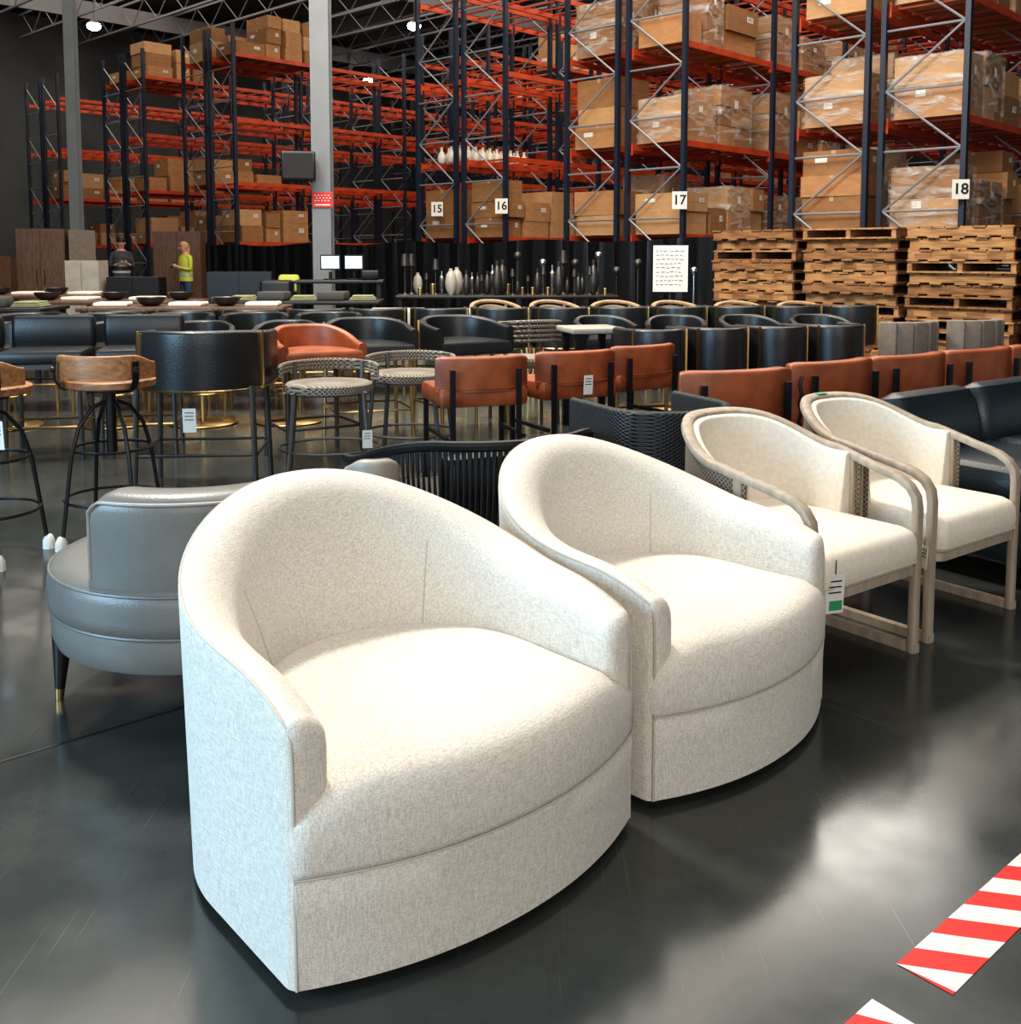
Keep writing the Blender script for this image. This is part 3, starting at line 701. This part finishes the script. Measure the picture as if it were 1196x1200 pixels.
for q in(.3,.75,1.2,1.65,2.1,2.5): mb.box((q,DEP/2,-.025),(.045,DEP-.05,.03))
bo=mb.build('cross_support',M['orange'],smooth=False); sup_me=bo.data; bpy.data.objects.remove(bo)
def child(name,me,par,loc):
    o=bpy.data.objects.new(name,me); COL.objects.link(o); o.parent=par; o.location=loc; return o
def rack(a,b,n,label,levels=4):
    e=thing('pallet_rack',label,'storage rack',tuple(G(a,b)),AA,'tall pallet racks')
    for i in range(n+1): child('upright_frame',frame_me,e,(i*BAY,0,0))
    for i in range(n):
        for l in LV[:levels]:
            child('beam',beam_me,e,(i*BAY,.03,l)); child('beam',beam_me,e,(i*BAY,DEP-.03,l)); child('cross_support',sup_me,e,(i*BAY,0,l))
    return e
RB={'18':.2,'17':4.5,'16':8.4,'m':13.1,'14':17.6,'13':22.2,'12':27.8}
nb={'18':(3,3),'17':(5,4),'16':(6,6),'m':(5,5),'14':(6,6),'13':(5,4),'12':(4,2)}
RA={'m':4.5}
for k,b in RB.items():
    rack(RA.get(k,.25),b,nb[k][0],'tall navy and orange steel pallet rack, aisle %s'%k if k in('18','17','16') else 'tall navy and orange steel pallet rack by the wall')
    rack(RA.get(k,.25),b+1.32,nb[k][1],'tall navy and orange steel pallet rack backing onto another')
cart=[]
for ci in range(3):
    for lab in range(2):
        mb=MB(); mb.box((0,0,.5),(1,1,1),0)
        mb.box((0,0,1.001),(1.0,.07,.004),1)
        for sy in(-1,1): mb.box((sy*.501,0,.93),(.004,.07,.14),1)
        mb.box((0,-.501,.5),(.9,.003,.012),1)
        if lab: mb.box((.22,-.5015,.62),(.2,.004,.22),2); mb.box((-.5015,.2,.62),(.004,.2,.2),2)
        for q in range(3):
            if lab: mb.box((.22,-.504,.58+.05*q),(.14,.002,.012),3)
        o=mb.build('carton',[M['card'][ci],M['tape'],M['paper'],M['ink']],smooth=False); cart.append(o.data); bpy.data.objects.remove(o)
wr=[]
for v in range(6):
    mb=MB(); z=0; rows=random.choice([2,3,4])
    for r_ in range(rows):
        h=1/rows; x=-.49; cuts=random.choice([[.5,.48],[.98],[.34,.32,.32],[.6,.38],[.4,.58]])
        for cw in cuts:
            j=random.uniform(-.012,.012)
            mb.box((x+cw/2,j,z+h/2),(cw-.012,.95,h-.01),random.choice([0,0,1]))
            x+=cw
        z+=h
    mb.box((0.0,-.497,.72),(.12,.003,.14),2); mb.box((-.497,.1,.4),(.003,.14,.12),2)
    rg=[]
    for zi in range(9):
        zz=-.001+1.008*zi/8
        rg.append([(x*(1+random.uniform(-.006,.010)),y*(1+random.uniform(-.006,.010)),zz) for (x,y) in rrect(.513,.513,.04,4)])
    mb.loft(rg,mat=3,cap0=False)
    o=mb.build('wrapped_carton_stack',[M['card'][v%3],M['card'][(v+1)%3],M['paper'],M['film']],ang=25); wr.append(o.data); bpy.data.objects.remove(o)
NB=[0]
def put(a,b,z,sx,sy,sz,kind='c',jit=.02):
    if kind=='w': me=random.choice(wr); nm='wrapped_carton_stack'; lab='film-wrapped cardboard carton load on a rack shelf'
    else: me=random.choice(cart); nm='carton'; lab='brown cardboard carton stored on a rack shelf'
    o=bpy.data.objects.new(nm,me); COL.objects.link(o); o.location=G(a+.25,b,z); o.scale=(sx,sy,sz); o.rotation_euler=(0,0,AA+random.uniform(-jit,jit))
    tagobj(o,lab,'box','cartons on the racks'); NB[0]+=1
CAP=298
def fill(bk,far,bay,lv,mode,hmax=1.2):
    b=RB[bk]+(1.32 if far else 0)+DEP/2; z0=LV[lv]
    a0=RA.get(bk,.25)-.25
    x=.12; end=BAY-.1
    while x<end-.4:
        w=random.choice([.45,.55,.7,.85]) if mode!='w' else random.choice([.5,.7,.9,1.1])
        w=min(w,end-x)
        if mode=='w' and random.random()<.68:
            h=random.uniform(.6,1.25)
            if NB[0]<CAP: put(a0+bay*BAY+x+w/2,b,z0+.004,w*.92,.98,h,'w',.05)
        else:
            z=z0+.002; n=random.choice([1,2,2,3])
            for q in range(n):
                h=random.uniform(.28,.5)
                if z+h-z0>hmax or NB[0]>=CAP: break
                put(a0+bay*BAY+x+w/2+random.uniform(-.015,.015),b,z,w*random.uniform(.86,.96),random.uniform(.8,1.0),h); z+=h+.003
        x+=w+random.uniform(.01,.08)
for bay in range(2):
    for lv in range(3): fill('18',False,bay,lv,'w'); 
for lv in range(3): fill('18',True,0,lv,'w')
for bay in range(2):
    for lv in range(4 if bay==0 else 3): fill('17',False,bay,lv,'w')
for lv in range(3): fill('17',True,0,lv,'w')
fill('16',False,0,0,'c'); fill('16',False,1,0,'c')
fill('16',True,0,0,'c'); fill('16',False,3,1,'c'); fill('16',False,2,3,'c')
fill('14',False,0,0,'c'); fill('14',True,0,0,'c'); fill('14',False,0,3,'c'); fill('14',True,0,3,'c'); fill('14',True,0,1,'c'); fill('14',False,4,3,'c')
fill('13',False,0,0,'c'); fill('13',False,0,3,'c'); fill('13',True,0,3,'c'); fill('13',False,0,1,'c')
fill('m',False,1,3,'c'); fill('m',False,0,0,'c'); fill('17',False,2,1,'w'); fill('17',False,2,2,'w')
fill('12',False,0,0,'c'); fill('12',False,0,1,'c'); fill('12',False,1,0,'c');fill('12',False,1,1,'c')
mb=MB(); mb.lathe([(.05,0),(.08,.04),(.085,.13),(.06,.20),(.03,.24),(.025,.29),(.035,.32)],n=14); j0=mb.build('ceramic_bottle',M['white'],loc=tuple(G(.55,9.95,LV[1]+.002)))
tagobj(j0,'cream ceramic bottle on an orange rack shelf','bottle','cream ceramic bottles')
for i in range(1,30):
    o=j0.copy(); COL.objects.link(o); o.location=G(.55+.2*(i//3),9.90+.28*(i%3),LV[1]+.002)
def txt(parent,s,size,loc,m_,name='sign_number'):
    cu=bpy.data.curves.new('t','FONT'); cu.body=s; cu.size=size; cu.align_x='CENTER'; cu.align_y='CENTER'; cu.extrude=.001; cu.offset=.004
    o=bpy.data.objects.new('t',cu); COL.objects.link(o)
    dg=bpy.context.evaluated_depsgraph_get(); me=bpy.data.meshes.new_from_object(o.evaluated_get(dg)); bpy.data.objects.remove(o)
    me.name=name; me.materials.clear(); me.materials.append(m_)
    q=bpy.data.objects.new(name,me); COL.objects.link(q); q.parent=parent; q.location=loc; q.rotation_euler=(R(90),0,0); return q
def sign(b,s,z,da=0,k=1):
    p=G(.12+da,b-.02); e=thing('aisle_sign','white aisle number sign reading %s on a rack upright'%s,'sign',(p.x,p.y,z),AA-R(90)+R(35),'aisle number signs')
    mb=MB(); mb.box((0,0,0),(.21*k,.012,.25*k)); mb.build('sign_plate',M['paper'],e,smooth=False)
    txt(e,s,.19*k,(0,-.009,0),M['ink'])
sign(.2,'18',2.10); sign(4.5,'17',2.12,k=1.1); sign(8.4,'16',2.16,k=1.1); sign(10.15,'15',2.16,k=1.1)
mb=MB()
N=260
bot=[];top=[];mid=[]
for i in range(N+1):
    b=2.9+17.6*i/N; w=.03*math.sin(i*.9)+.02*math.sin(i*2.3+1)
    p=G(-.45+w,b); q=G(-.45+w*.4,b)
    bot.append((p.x,p.y,.0)); mid.append((p.x,p.y,.8)); top.append((q.x,q.y,1.50+.03*math.sin(i*.13)))
mb.loft([bot,mid,top],closed=False,cap0=False,cap1=False)
o=mb.build('plastic_sheeting',M['plastic']); tagobj(o,'long black plastic sheeting hung across the rack ends','plastic sheet')
def pallet_mesh(m1,m2):
    mb=MB(); w=lambda: random.uniform(-.015,.015)
    for q in range(8): mb.box((-.47+.134*q,w(),.110),(.118,1.08,.018),random.choice([0,1]))
    for q in(-.47,-.25,.0,.25,.47): mb.box((q,w(),.010),(.118,1.08,.018),random.choice([0,1]))
    for y in(-.51,0,.51): mb.box((0,y,.060),(1.04,.05,.082),0)
    for x in(-.36,0,.36):
        for y in(-.51,0,.51): mb.box((x,y,.055),(.18,.054,.055),1)
    o=mb.build('pallet',[m1,m2],smooth=False); me=o.data; bpy.data.objects.remove(o); return me
pm=[pallet_mesh(M['pallet'],M['pallet2']),pallet_mesh(M['pallet2'],M['pallet']),pallet_mesh(M['pallet'],M['pallet']),pallet_mesh(M['pallet2'],M['pallet2'])]
base=Vector((4.06,11.60,0))
for s_,off in enumerate((1.17,0,-1.17,-2.34)):
    for q in range(13):
        p=base+B*off+A*random.uniform(-.05,.05)+B*random.uniform(-.015,.015)
        o=bpy.data.objects.new('pallet',random.choice(pm)); COL.objects.link(o); o.location=(p.x,p.y,q*.1195)
        o.rotation_euler=(0,0,AA+random.uniform(-.015,.015)+(R(90) if random.random()<.75 else 0)); tagobj(o,'weathered wooden shipping pallet in a tall stack','pallet','stacked wooden pallets')
# ------------------------------------------------------------------ columns
def column(loc,w,label,h=9.5):
    e=thing('steel_column',label,'column',loc,R(0))
    mb=MB()
    mb.box((0,-w/2,h/2),(w,.02,h)); mb.box((0,w/2,h/2),(w,.02,h)); mb.box((0,0,h/2),(.02,w,h)); mb.box((0,0,.01),(w*1.5,w*1.5,.02))
    mb.build('column_shaft',M['colgrey'],e,smooth=False)
    return e
column((-9.25,22.0,0),.21,'grey painted steel H-column rising behind the cabinets')
column((-2.54,14.0,0),.25,'grey painted steel H-column with speaker and red sign')
e=thing('speaker','black box speaker bracketed to the steel column','speaker',(-2.78,13.58,2.42),R(10))
mb=MB(); mb.rbox((0,0,.0),(.44,.28,.38),.02); mb.build('cabinet',M['black'],e)
mb=MB(); mb.box((0,-.145,0),(.38,.01,.32)); mb.build('grille',M['blackrope'],e,smooth=False)
mb=MB(); mb.box((.16,.175,0),(.12,.07,.08)); mb.build('bracket',M['black'],e,smooth=False)
e=thing('safety_sign','red safety sign with white pattern on the steel column','sign',(-2.52,13.85,2.0),0)
mb=MB(); mb.box((0,0,0),(.27,.01,.20)); mb.build('sign_plate',M['red'],e,smooth=False)
mb=MB()
for q in range(3):
    for w_ in range(5): mb.box((-.095+.044*w_+.02*(q%2),-.007,-.01+.035*q),(.022,.003,.012))
mb.box((0,-.007,-.065),(.20,.003,.018)); o=mb.build('sign_lettering',M['paper'],e,smooth=False)
# ------------------------------------------------------------------ cabinets etc
def cabinet(loc,d,rz,m_,label,doors=2):
    e=thing('cabinet',label,'cabinet',loc,rz)
    mb=MB(); mb.box((0,0,d[2]/2+.04),(d[0],d[1],d[2]-.08)); mb.build('cabinet_body',m_,e,smooth=False)
    for sx in(-1,1):
        for sy in(-1,1): 
            mb=MB(); mb.box((sx*(d[0]/2-.05),sy*(d[1]/2-.05),.04),(.05,.05,.08)); mb.build('foot',M['black'],e,smooth=False)
    for k in range(doors):
        w=d[0]/doors; x=-d[0]/2+w*(k+.5)
        mb=MB(); mb.box((x,-d[1]/2-.01,d[2]/2+.04),(w-.02,.02,d[2]-.14)); dr=mb.build('door',m_,e,smooth=False)
        mb=MB(); mb.cyl((x+(w/2-.06)*(1 if k%2==0 else -1),-d[1]/2-.035,d[2]*.45),(x+(w/2-.06)*(1 if k%2==0 else -1),-d[1]/2-.035,d[2]*.6),.01,n=6); mb.build('handle',M['brass'],dr)
cabinet((-7.80,17.2,0),(.75,.5,1.70),R(12),M['walnut'],'tall walnut armoire with two doors')
cabinet((-6.85,21.3,0),(.95,.5,1.75),R(5),M['walnut'],'walnut wardrobe standing behind the people')
cabinet((-7.20,17.3,0),(.30,.5,1.68),R(8),M['channel'],'slim taupe cabinet beside the walnut armoire',1)
cabinet((-6.60,16.0,0),(.50,.5,1.18),R(5),M['palestone'],'low pale cabinet in front of the man')
cabinet((-8.2,16.0,0),(.6,.5,1.25),R(5),M['walnut'],'low brown wooden cabinet beside the walnut armoire',1)
cabinet((-9.5,18.5,0),(1.2,.5,1.2),R(5),M['walnut'],'low dark walnut sideboard')
cabinet((-5.9,16.2,0),(.8,.45,.92),R(4),M['blackwood'],'low black console in front of the people')
cabinet((-4.3,16.4,0),(1.0,.45,1.0),R(6),M['blackwood'],'low black console before the plastic sheeting')
table((-2.15,12.95,0),R(5),1.1,.6,'black packing workstation desk beside the column',M['blackwood'],M['black'],h=.95,name='workstation_desk')
for k,x in enumerate((-2.28,-1.98)):
    m_=thing('computer_monitor','black flat computer monitor on the packing desk','monitor',(x,13.0,.951),R(8-16*k),'desk monitors')
    mb=MB(); mb.lathe([(.09,0),(.09,.012),(.02,.014),(.02,.1)],n=16); mb.build('stand',M['black'],m_)
    mb=MB(); mb.box((0,0,.22),(.25,.03,.19)); mb.build('housing',M['black'],m_,smooth=False)
    mb=MB(); mb.box((0,-.017,.22),(.22,.004,.155)); mb.build('screen',M['screen'],m_,smooth=False)
e=thing('label_printer','black label printer under the desk monitors','printer',(-1.76,12.85,.951),R(10))
mb=MB(); mb.rbox((0,0,.06),(.22,.22,.12),.02); mb.build('housing',M['black'],e)
e=thing('tool_case','black rolling equipment case beside the desk','case',(-2.9,12.75,0),R(5))
mb=MB(); mb.rbox((0,0,.5),(.38,.4,.9),.04); mb.build('case_body',M['black'],e); mb=MB(); mb.box((0,-.205,.6),(.34,.01,.02)); mb.build('latch_strip',M['steel'],e,smooth=False)
for sx in(-1,1):
    mb=MB(); mb.cyl((sx*.16,-.13,.05),(sx*.12,-.13,.05),.05,n=14); mb.build('wheel',M['black'],e)
e=thing('office_chair','black office chair with a yellow hi-vis vest draped over it','chair',(-3.0,13.9,0),R(10))
mb=MB(); mb.rbox((0,0,.88),(.28,.08,.24),.04,puff=.01); v=mb.build('safety_vest',M['hivis'],e); v['label']='yellow hi-vis safety vest'
mb=MB(); mb.box((0,-.05,.90),(.27,.01,.05)); mb.build('reflective_band',M['silver'],v,smooth=False)
mb=MB(); mb.cyl((0,0,.45),(0,0,.78),.02,n=8); mb.build('back_support',M['black'],e)
mb=MB(); mb.rbox((0,-.2,.45),(.44,.44,.06),.03); mb.build('seat',M['black'],e)
mb=MB(); mb.cyl((0,-.2,.06),(0,-.2,.43),.025,n=10); mb.build('gas_lift',M['steel'],e)
for a in range(5):
    mb=MB(); mb.cyl((0,-.2,.10),(.26*math.cos(R(72*a)),-.2+.26*math.sin(R(72*a)),.03),.02,.014,n=8); mb.build('leg',M['black'],e)
e=thing('notice_board','white handwritten notice sheet on a metal stand','sign',(1.90,12.2,0),R(-5))
mb=MB(); mb.box((0,0,1.10),(.41,.012,.55)); mb.build('notice_sheet',M['paper'],e,smooth=False)
mb=MB(); rs_=random.Random(3)
for q in range(9):
    x=-.17
    while x<.12:
        w=rs_.uniform(.015,.05); mb.box((x+w/2,-.009,1.31-.05*q+rs_.uniform(-.003,.003)),(w,.003,.005)); x+=w+.018
mb.build('handwriting',M['ink'],e,smooth=False)
mb=MB(); mb.cyl((0,.03,0),(0,.03,1.35),.012,n=8); mb.build('pole',M['steel'],e)
mb=MB(); mb.box((0,.03,.01),(.4,.3,.02)); mb.build('base',M['steel'],e,smooth=False)
# lamps and vases along the sheeting
random.seed(11)
vp=[([(.05,0),(.11,.06),(.14,.2),(.10,.34),(.05,.42),(.06,.5)],'steel','dark metal vase'),([(.06,0),(.15,.1),(.17,.2),(.13,.33),(.06,.38),(.05,.42)],'palestone','rounded pale ceramic vase'),([(.08,0),(.02,.04),(.015,.42),(.06,.43),(.11,.44),(.07,.62)],'steel','dark table lamp with flared shade'),([(.05,0),(.07,.05),(.07,.3),(.03,.34),(.03,.42)],'chrome','slim chrome vase'),([(.10,0),(.10,.18),(.09,.19),(.02,.19)],'brass','squat brass canister vase')]
table((-.05,13.6,0),R(2),2.9,.7,'black accessory display table beneath the plastic sheeting',M['blackwood'],M['black'],h=.74)
vm=[]
for prof,mm,lab in vp:
    mb=MB(); mb.lathe(prof,n=18); o=mb.build('table_lamp' if 'lamp' in lab else 'vase',M[mm]); vm.append((o,lab))
for i in range(40):
    ch=random.choice([0,1,1,2,3,4]) if i<12 else random.choice([0,2,3,4,0])
    o0,lab=vm[ch]
    row=i%3
    o=o0.copy(); COL.objects.link(o); x=-1.38+.067*i; o.location=(x,13.38+.21*row+random.uniform(-.02,.02),.741); s=random.uniform(.45,1.05); o.scale=(s*.5,s*.5,s*.9)
    tagobj(o,lab+' standing on the accessory table','lamp' if 'lamp' in lab else 'vase','accessories on the display table')
for o,_ in vm: bpy.data.objects.remove(o)
for i,(x,y) in enumerate(((.9,14.3),(1.2,14.05),(1.48,14.35),(.45,14.35),(.1,14.5),(2.5,14.0),(1.7,13.7),(2.75,13.5))):
    e=thing('floor_lamp','slim metal floor lamp with small round shade','lamp',(x,y,0),0,'slim metal floor lamps')
    mt=M['chrome' if i%2 else 'steel']; hh=1.1+.12*math.sin(i*2.1)
    mb=MB(); mb.lathe([(.14,0),(.14,.02),(.02,.03)],n=16); mb.build('base',mt,e)
    mb=MB(); mb.cyl((0,0,.02),(0,0,hh),.012,n=8); mb.build('pole',mt,e)
    mb=MB(); mb.ball((0,0,hh+.05),(.055,.055,.06)); mb.build('lamp_shade',mt,e)
# ------------------------------------------------------------------ people
def person(loc,rz,label,hair,female,vestm,shirt,sc=1.0):
    e=thing('person',label,'person',loc,rz)
    V=[];E=[];Rd=[]
    def add(p,r,par=None):
        V.append(p);Rd.append(r)
        if par is not None: E.append((par,len(V)-1))
        return len(V)-1
    pel=add((0,0,.93),(.15,.11)); wa=add((0,0,1.08),(.135,.10),pel); ch=add((0,.005,1.28),(.165,.115),wa); sh=add((0,.01,1.42),(.12,.085),ch)
    nk=add((0,.0,1.50),(.052,.052),sh); hb=add((0,-.02,1.565),(.062,.07),nk); hd=add((0,-.035,1.64),(.082,.10),hb); cr=add((0,-.02,1.72),(.065,.075),hd)
    for s in(-1,1):
        hp_=add((s*.095,0,.86),(.092,.095),pel); kn=add((s*.11,-.015,.50),(.058,.062),hp_); cf=add((s*.112,.01,.34),(.052,.056),kn); an=add((s*.115,.02,.085),(.036,.04),cf); add((s*.125,-.13,.04),(.04,.035),an)
        so=add((s*.185,.01,1.40),(.058,.058),sh); el=add((s*.235,-.02,1.13),(.042,.042),so)
        wr_=add((s*.085,-.22,1.19),(.027,.027),el); pa=add((s*.055,-.27,1.215),(.034,.02),wr_)
        for f in range(4):
            a=add((s*.05,-.305,1.205+.018*f),(.0085,.0085),pa); b=add((s*.03,-.33,1.203+.018*f),(.008,.008),a); add((s*(.012),-.322,1.202+.018*f),(.007,.007),b)
        a=add((s*.045,-.275,1.252),(.01,.01),pa); add((s*.02,-.295,1.275),(.008,.008),a)
    me=bpy.data.meshes.new('body'); me.from_pydata(V,E,[]); o=bpy.data.objects.new('body',me); COL.objects.link(o)
    md=o.modifiers.new('s','SKIN')
    for i,sv in enumerate(me.skin_vertices[0].data): sv.radius=Rd[i]; sv.use_root=(i==0)
    sb=o.modifiers.new('u','SUBSURF'); sb.levels=2; sb.render_levels=2
    dg=bpy.context.evaluated_depsgraph_get(); nm=bpy.data.meshes.new_from_object(o.evaluated_get(dg)); bpy.data.objects.remove(o)
    nm.materials.clear()
    for m_ in(M['skin'],shirt,M['denim'],M['black']): nm.materials.append(m_)
    for p in nm.polygons:
        c=p.center; p.use_smooth=True
        if c.z>1.47: k=0
        elif c.z<.09: k=3
        elif c.z<.95: k=2
        elif c.y<-.15: k=0
        else: k=1
        p.material_index=k
    ob=bpy.data.objects.new('body',nm); COL.objects.link(ob); ob.parent=e
    mb=MB(); mb.loft([[(w*math.cos(R(15*j)),.005+d*math.sin(R(15*j)),z) for j in range(24)] for z,w,d in((.88,.185,.145),(1.0,.175,.14),(1.15,.18,.14),(1.3,.195,.145),(1.40,.165,.12),(1.455,.10,.08))],cap0=False,cap1=False); v=mb.build('vest',vestm,e)
    for z in(1.02,1.16):
        mb=MB(); mb.loft([[(w*math.cos(R(15*j)),.005+w*.78*math.sin(R(15*j)),zz) for j in range(24)] for zz,w in((z-.025,.188),(z+.025,.19))],cap0=False,cap1=False)
        mb.build('reflective_band',M['silver'],v)
    mb=MB(); rg=[]
    for i in range(9):
        a=math.pi*.60*i/8+.02; rg.append([(.09*math.sin(a)*math.cos(R(18*j)),-.012+.108*math.sin(a)*math.sin(R(18*j)),1.655+.10*math.cos(a)-(.0 if math.sin(R(18*j))>0 else -.03*math.sin(a))) for j in range(20)])
    mb.loft(rg)
    if female: mb.loft([[( .075*k*math.cos(R(18*j)),.055+.035*math.sin(R(18*j)),z) for j in range(20)] for z,k in((1.70,.6),(1.62,1.1),(1.5,1.15),(1.38,.9),(1.30,.4))])
    mb.build('hair',hair,e)
    for s in(-1,1):
        mb=MB(); mb.ball((s*.032,-.122,1.645),(.012,.008,.009)); mb.build('eye',M['ink'],e)
        mb=MB(); mb.ball((s*.083,-.02,1.63),(.012,.02,.03)); mb.build('ear',M['skin'],e)
    mb=MB(); mb.ball((0,-.135,1.615),(.012,.02,.022)); mb.build('nose',M['skin'],e)
    mb=MB(); mb.ball((0,-.118,1.578),(.022,.008,.007)); mb.build('mouth',M['red'],e)
    e.scale=(sc,)*3
    return e
p1=person((-7.65,20.2,0),R(30),'person in dark plaid shirt and vest looking at a phone',M['hairdark'],False,M['darkshirt'],M['darkshirt'],.92)
p2=person((-6.30,19.9,0),R(-40),'blond person in yellow hi-vis vest looking down at phone',M['hairblond'],True,M['hivis'],M['hivis'],.87)
for p,rz,sc in((p1,R(30),.92),(p2,R(-40),.87)):
    v=Matrix.Rotation(rz,3,'Z')@Vector((0,-.31,1.24))*sc
    mb=MB(); mb.rbox((0,0,0),(.07,.010,.14),.004); o=mb.build('mobile_phone',M['black'],loc=(p.location.x+v.x,p.location.y+v.y,v.z)); o.rotation_euler=(R(-30),0,rz); tagobj(o,'black mobile phone held in both hands','phone')
# ------------------------------------------------------------------ room
def quad(name,pts,m_):
    mb=MB(); mb.v=[tuple(p) for p in pts]; mb.f=[(0,1,2,3)]; mb.m=[0]; o=mb.build(name,m_,smooth=False); o['kind']='structure'; return o
fc=[(-45,-8,0),(45,-8,0),(45,60,0),(-45,60,0)]
CZ=10.4
quad('floor',fc,M['floor'])
quad('ceiling',[(x,y,CZ) for x,y,_ in reversed(fc)],M['ceil'])
wa_=[G(-32,36),G(36,36)]; quad('wall_left',[wa_[0],wa_[1],wa_[1]+Vector((0,0,CZ)),wa_[0]+Vector((0,0,CZ))],M['wall'])
wb=[G(36,36),G(36,-30)]; quad('wall_back',[wb[0],wb[1],wb[1]+Vector((0,0,CZ)),wb[0]+Vector((0,0,CZ))],M['wall'])
ti=1
for a in range(-14,35,2):
    mb=MB(); L0,L1=-12,35
    for z in(CZ-1.1,CZ-.3):
        p=G(a,(L0+L1)/2,z); mb.box(p,(.08,L1-L0,.07),rz=AA)
    b=L0;k=0
    while b<L1-1:
        mb.cyl(G(a,b,CZ-1.1 if k%2 else CZ-.3),G(a,b+.9,CZ-.3 if k%2 else CZ-1.1),.022,n=4); b+=.9;k+=1
    o=mb.build('trim_%d'%ti,M['joist'],smooth=False); o['kind']='structure'; ti+=1
for b in (10,21,31):
    mb=MB(); mb.box(G(8,b,CZ-.65),(50,.14,.6),rz=AA); o=mb.build('trim_%d'%ti,M['joist'],smooth=False); o['kind']='structure'; ti+=1
d=Vector((math.cos(R(41)),math.sin(R(41)),0)); mb=MB(); p=Vector((-1.265,2.441,.0008)); mb.box(p+d*.6,(9,.010,.0012),rz=R(41)); o=mb.build('trim_%d'%ti,M['joint'],smooth=False); o['kind']='structure'
for x,y,z in((-13.4,33.7,8.6),(-3.1,33.7,8.6),(1.4,38.8,8.4),(-6.0,44,8.6),(5,30,9),(-8,20,9),(8,6,9),(-1,8,9)):
    e=thing('high_bay_lamp','round glowing high-bay warehouse lamp hanging from the ceiling','lamp',(x,y,z),0,'high-bay lamps')
    mb=MB(); mb.lathe([(.08,.22),(.1,.2),(.19,.12),(.2,.10),(.19,.09)],n=20); mb.build('housing',M['steel'],e)
    mb=MB(); mb.lathe([(.19,.09),(.22,.04),(.20,-.04),(.12,-.10),(.001,-.12)],n=20); mb.build('lens',M['lampglow'],e)
    mb=MB(); mb.cyl((0,0,.2),(0,0,CZ-z-.3),.012,n=6); mb.build('hanging_rod',M['steel'],e)
# ------------------------------------------------------------------ hazard tape on floor
def hazard(p0,L,w,label,ph=0):
    th=R(41); mb=MB(); z=.0012
    D=Vector((math.cos(th),math.sin(th),0)); Nn=Vector((math.sin(th),-math.cos(th),0))
    p0=Vector((p0[0],p0[1],z)); st=.064; sk=.075
    cl=lambda s:max(0,min(L,s))
    for i in range(-3,int(L/st)+3):
        a,b,c,d_=cl(st*i),cl(st*(i+1)),cl(st*i+sk),cl(st*(i+1)+sk)
        if b-a<1e-4 and d_-c<1e-4: continue
        b_=len(mb.v)
        mb.v+=[tuple(p0+D*a),tuple(p0+Nn*w+D*c),tuple(p0+Nn*w+D*d_),tuple(p0+D*b)]; mb.f.append((b_,b_+1,b_+2,b_+3)); mb.m.append((i+ph)%2)
    o=mb.build('floor_hazard_tape',[M['tapered'],M['tapewhite']],smooth=False); tagobj(o,label,'floor tape','hazard tape strips'); return o
hazard((.683,1.714),2.6,.102,'red and white striped hazard tape stuck to the concrete')
hazard((.2325,1.300),.50,.102,'short worn length of red and white hazard tape',ph=0)
# ------------------------------------------------------------------ lights
def area(name,loc,target,sx,sy,pw,col):
    l=bpy.data.lights.new(name,'AREA'); l.shape='RECTANGLE'; l.size=sx; l.size_y=sy; l.energy=pw; l.color=col
    o=bpy.data.objects.new(name,l); COL.objects.link(o); o.location=loc
    o.rotation_euler=(Vector(target)-Vector(loc)).to_track_quat('-Z','Y').to_euler(); return o
area('dock_door_light',(-5.0,.2,2.2),(0,2.5,.4),3,2.6,370,(.44,.73,1))
area('dock_door_light_rear',(1.0,-6,3.5),(.5,3,.5),6,4,310,(1,.97,.93))
area('overhead_light',(-3.2,6.6,8.2),(.6,2.8,0),.8,.8,780,(1,.96,.89))
area('overhead_light_soft',(.5,2.5,7.5),(.5,3,0),5,4,220,(1,.96,.90))
area('floor_sheen_light',(5.6,17.2,9.2),(1.5,4,0),4.2,2.0,150,(1,.95,.88))  # added lamp, out of view above the racks, placed to mirror a sheen onto the floor
area('overhead_light_mid',(0,9.5,8.8),(0,10,0),14,6,400,(1,.94,.86))
area('overhead_light_racks',(2,19,9.8),(1,20,0),22,10,2000,(1,.90,.78))
area('overhead_light_far',(-6,32,9.8),(-6,33,0),26,12,1600,(1,.90,.78))
area('rack_fill_light',(-1,7,7.5),(1,18,3),8,4,900,(1,.92,.82))
w=bpy.data.worlds.new('world'); S.world=w; w.use_nodes=True; w.node_tree.nodes['Background'].inputs[0].default_value=(.78,.87,.95,1); w.node_tree.nodes['Background'].inputs[1].default_value=.45
# ------------------------------------------------------------------ camera
cam=bpy.data.cameras.new('camera'); co_=bpy.data.objects.new('camera',cam); COL.objects.link(co_)
co_.location=(0,0,1.25); co_.rotation_euler=(R(90-4.86),0,0); cam.sensor_fit='HORIZONTAL'; cam.sensor_width=36; cam.lens=36*1200/1196; cam.clip_end=200
cam.shift_y=-198/1196
S.camera=co_
S.view_settings.view_transform='Standard'
try: S.view_settings.look='Medium High Contrast'
except Exception: pass
S.view_settings.exposure=0.0
print('boxes',NB[0])
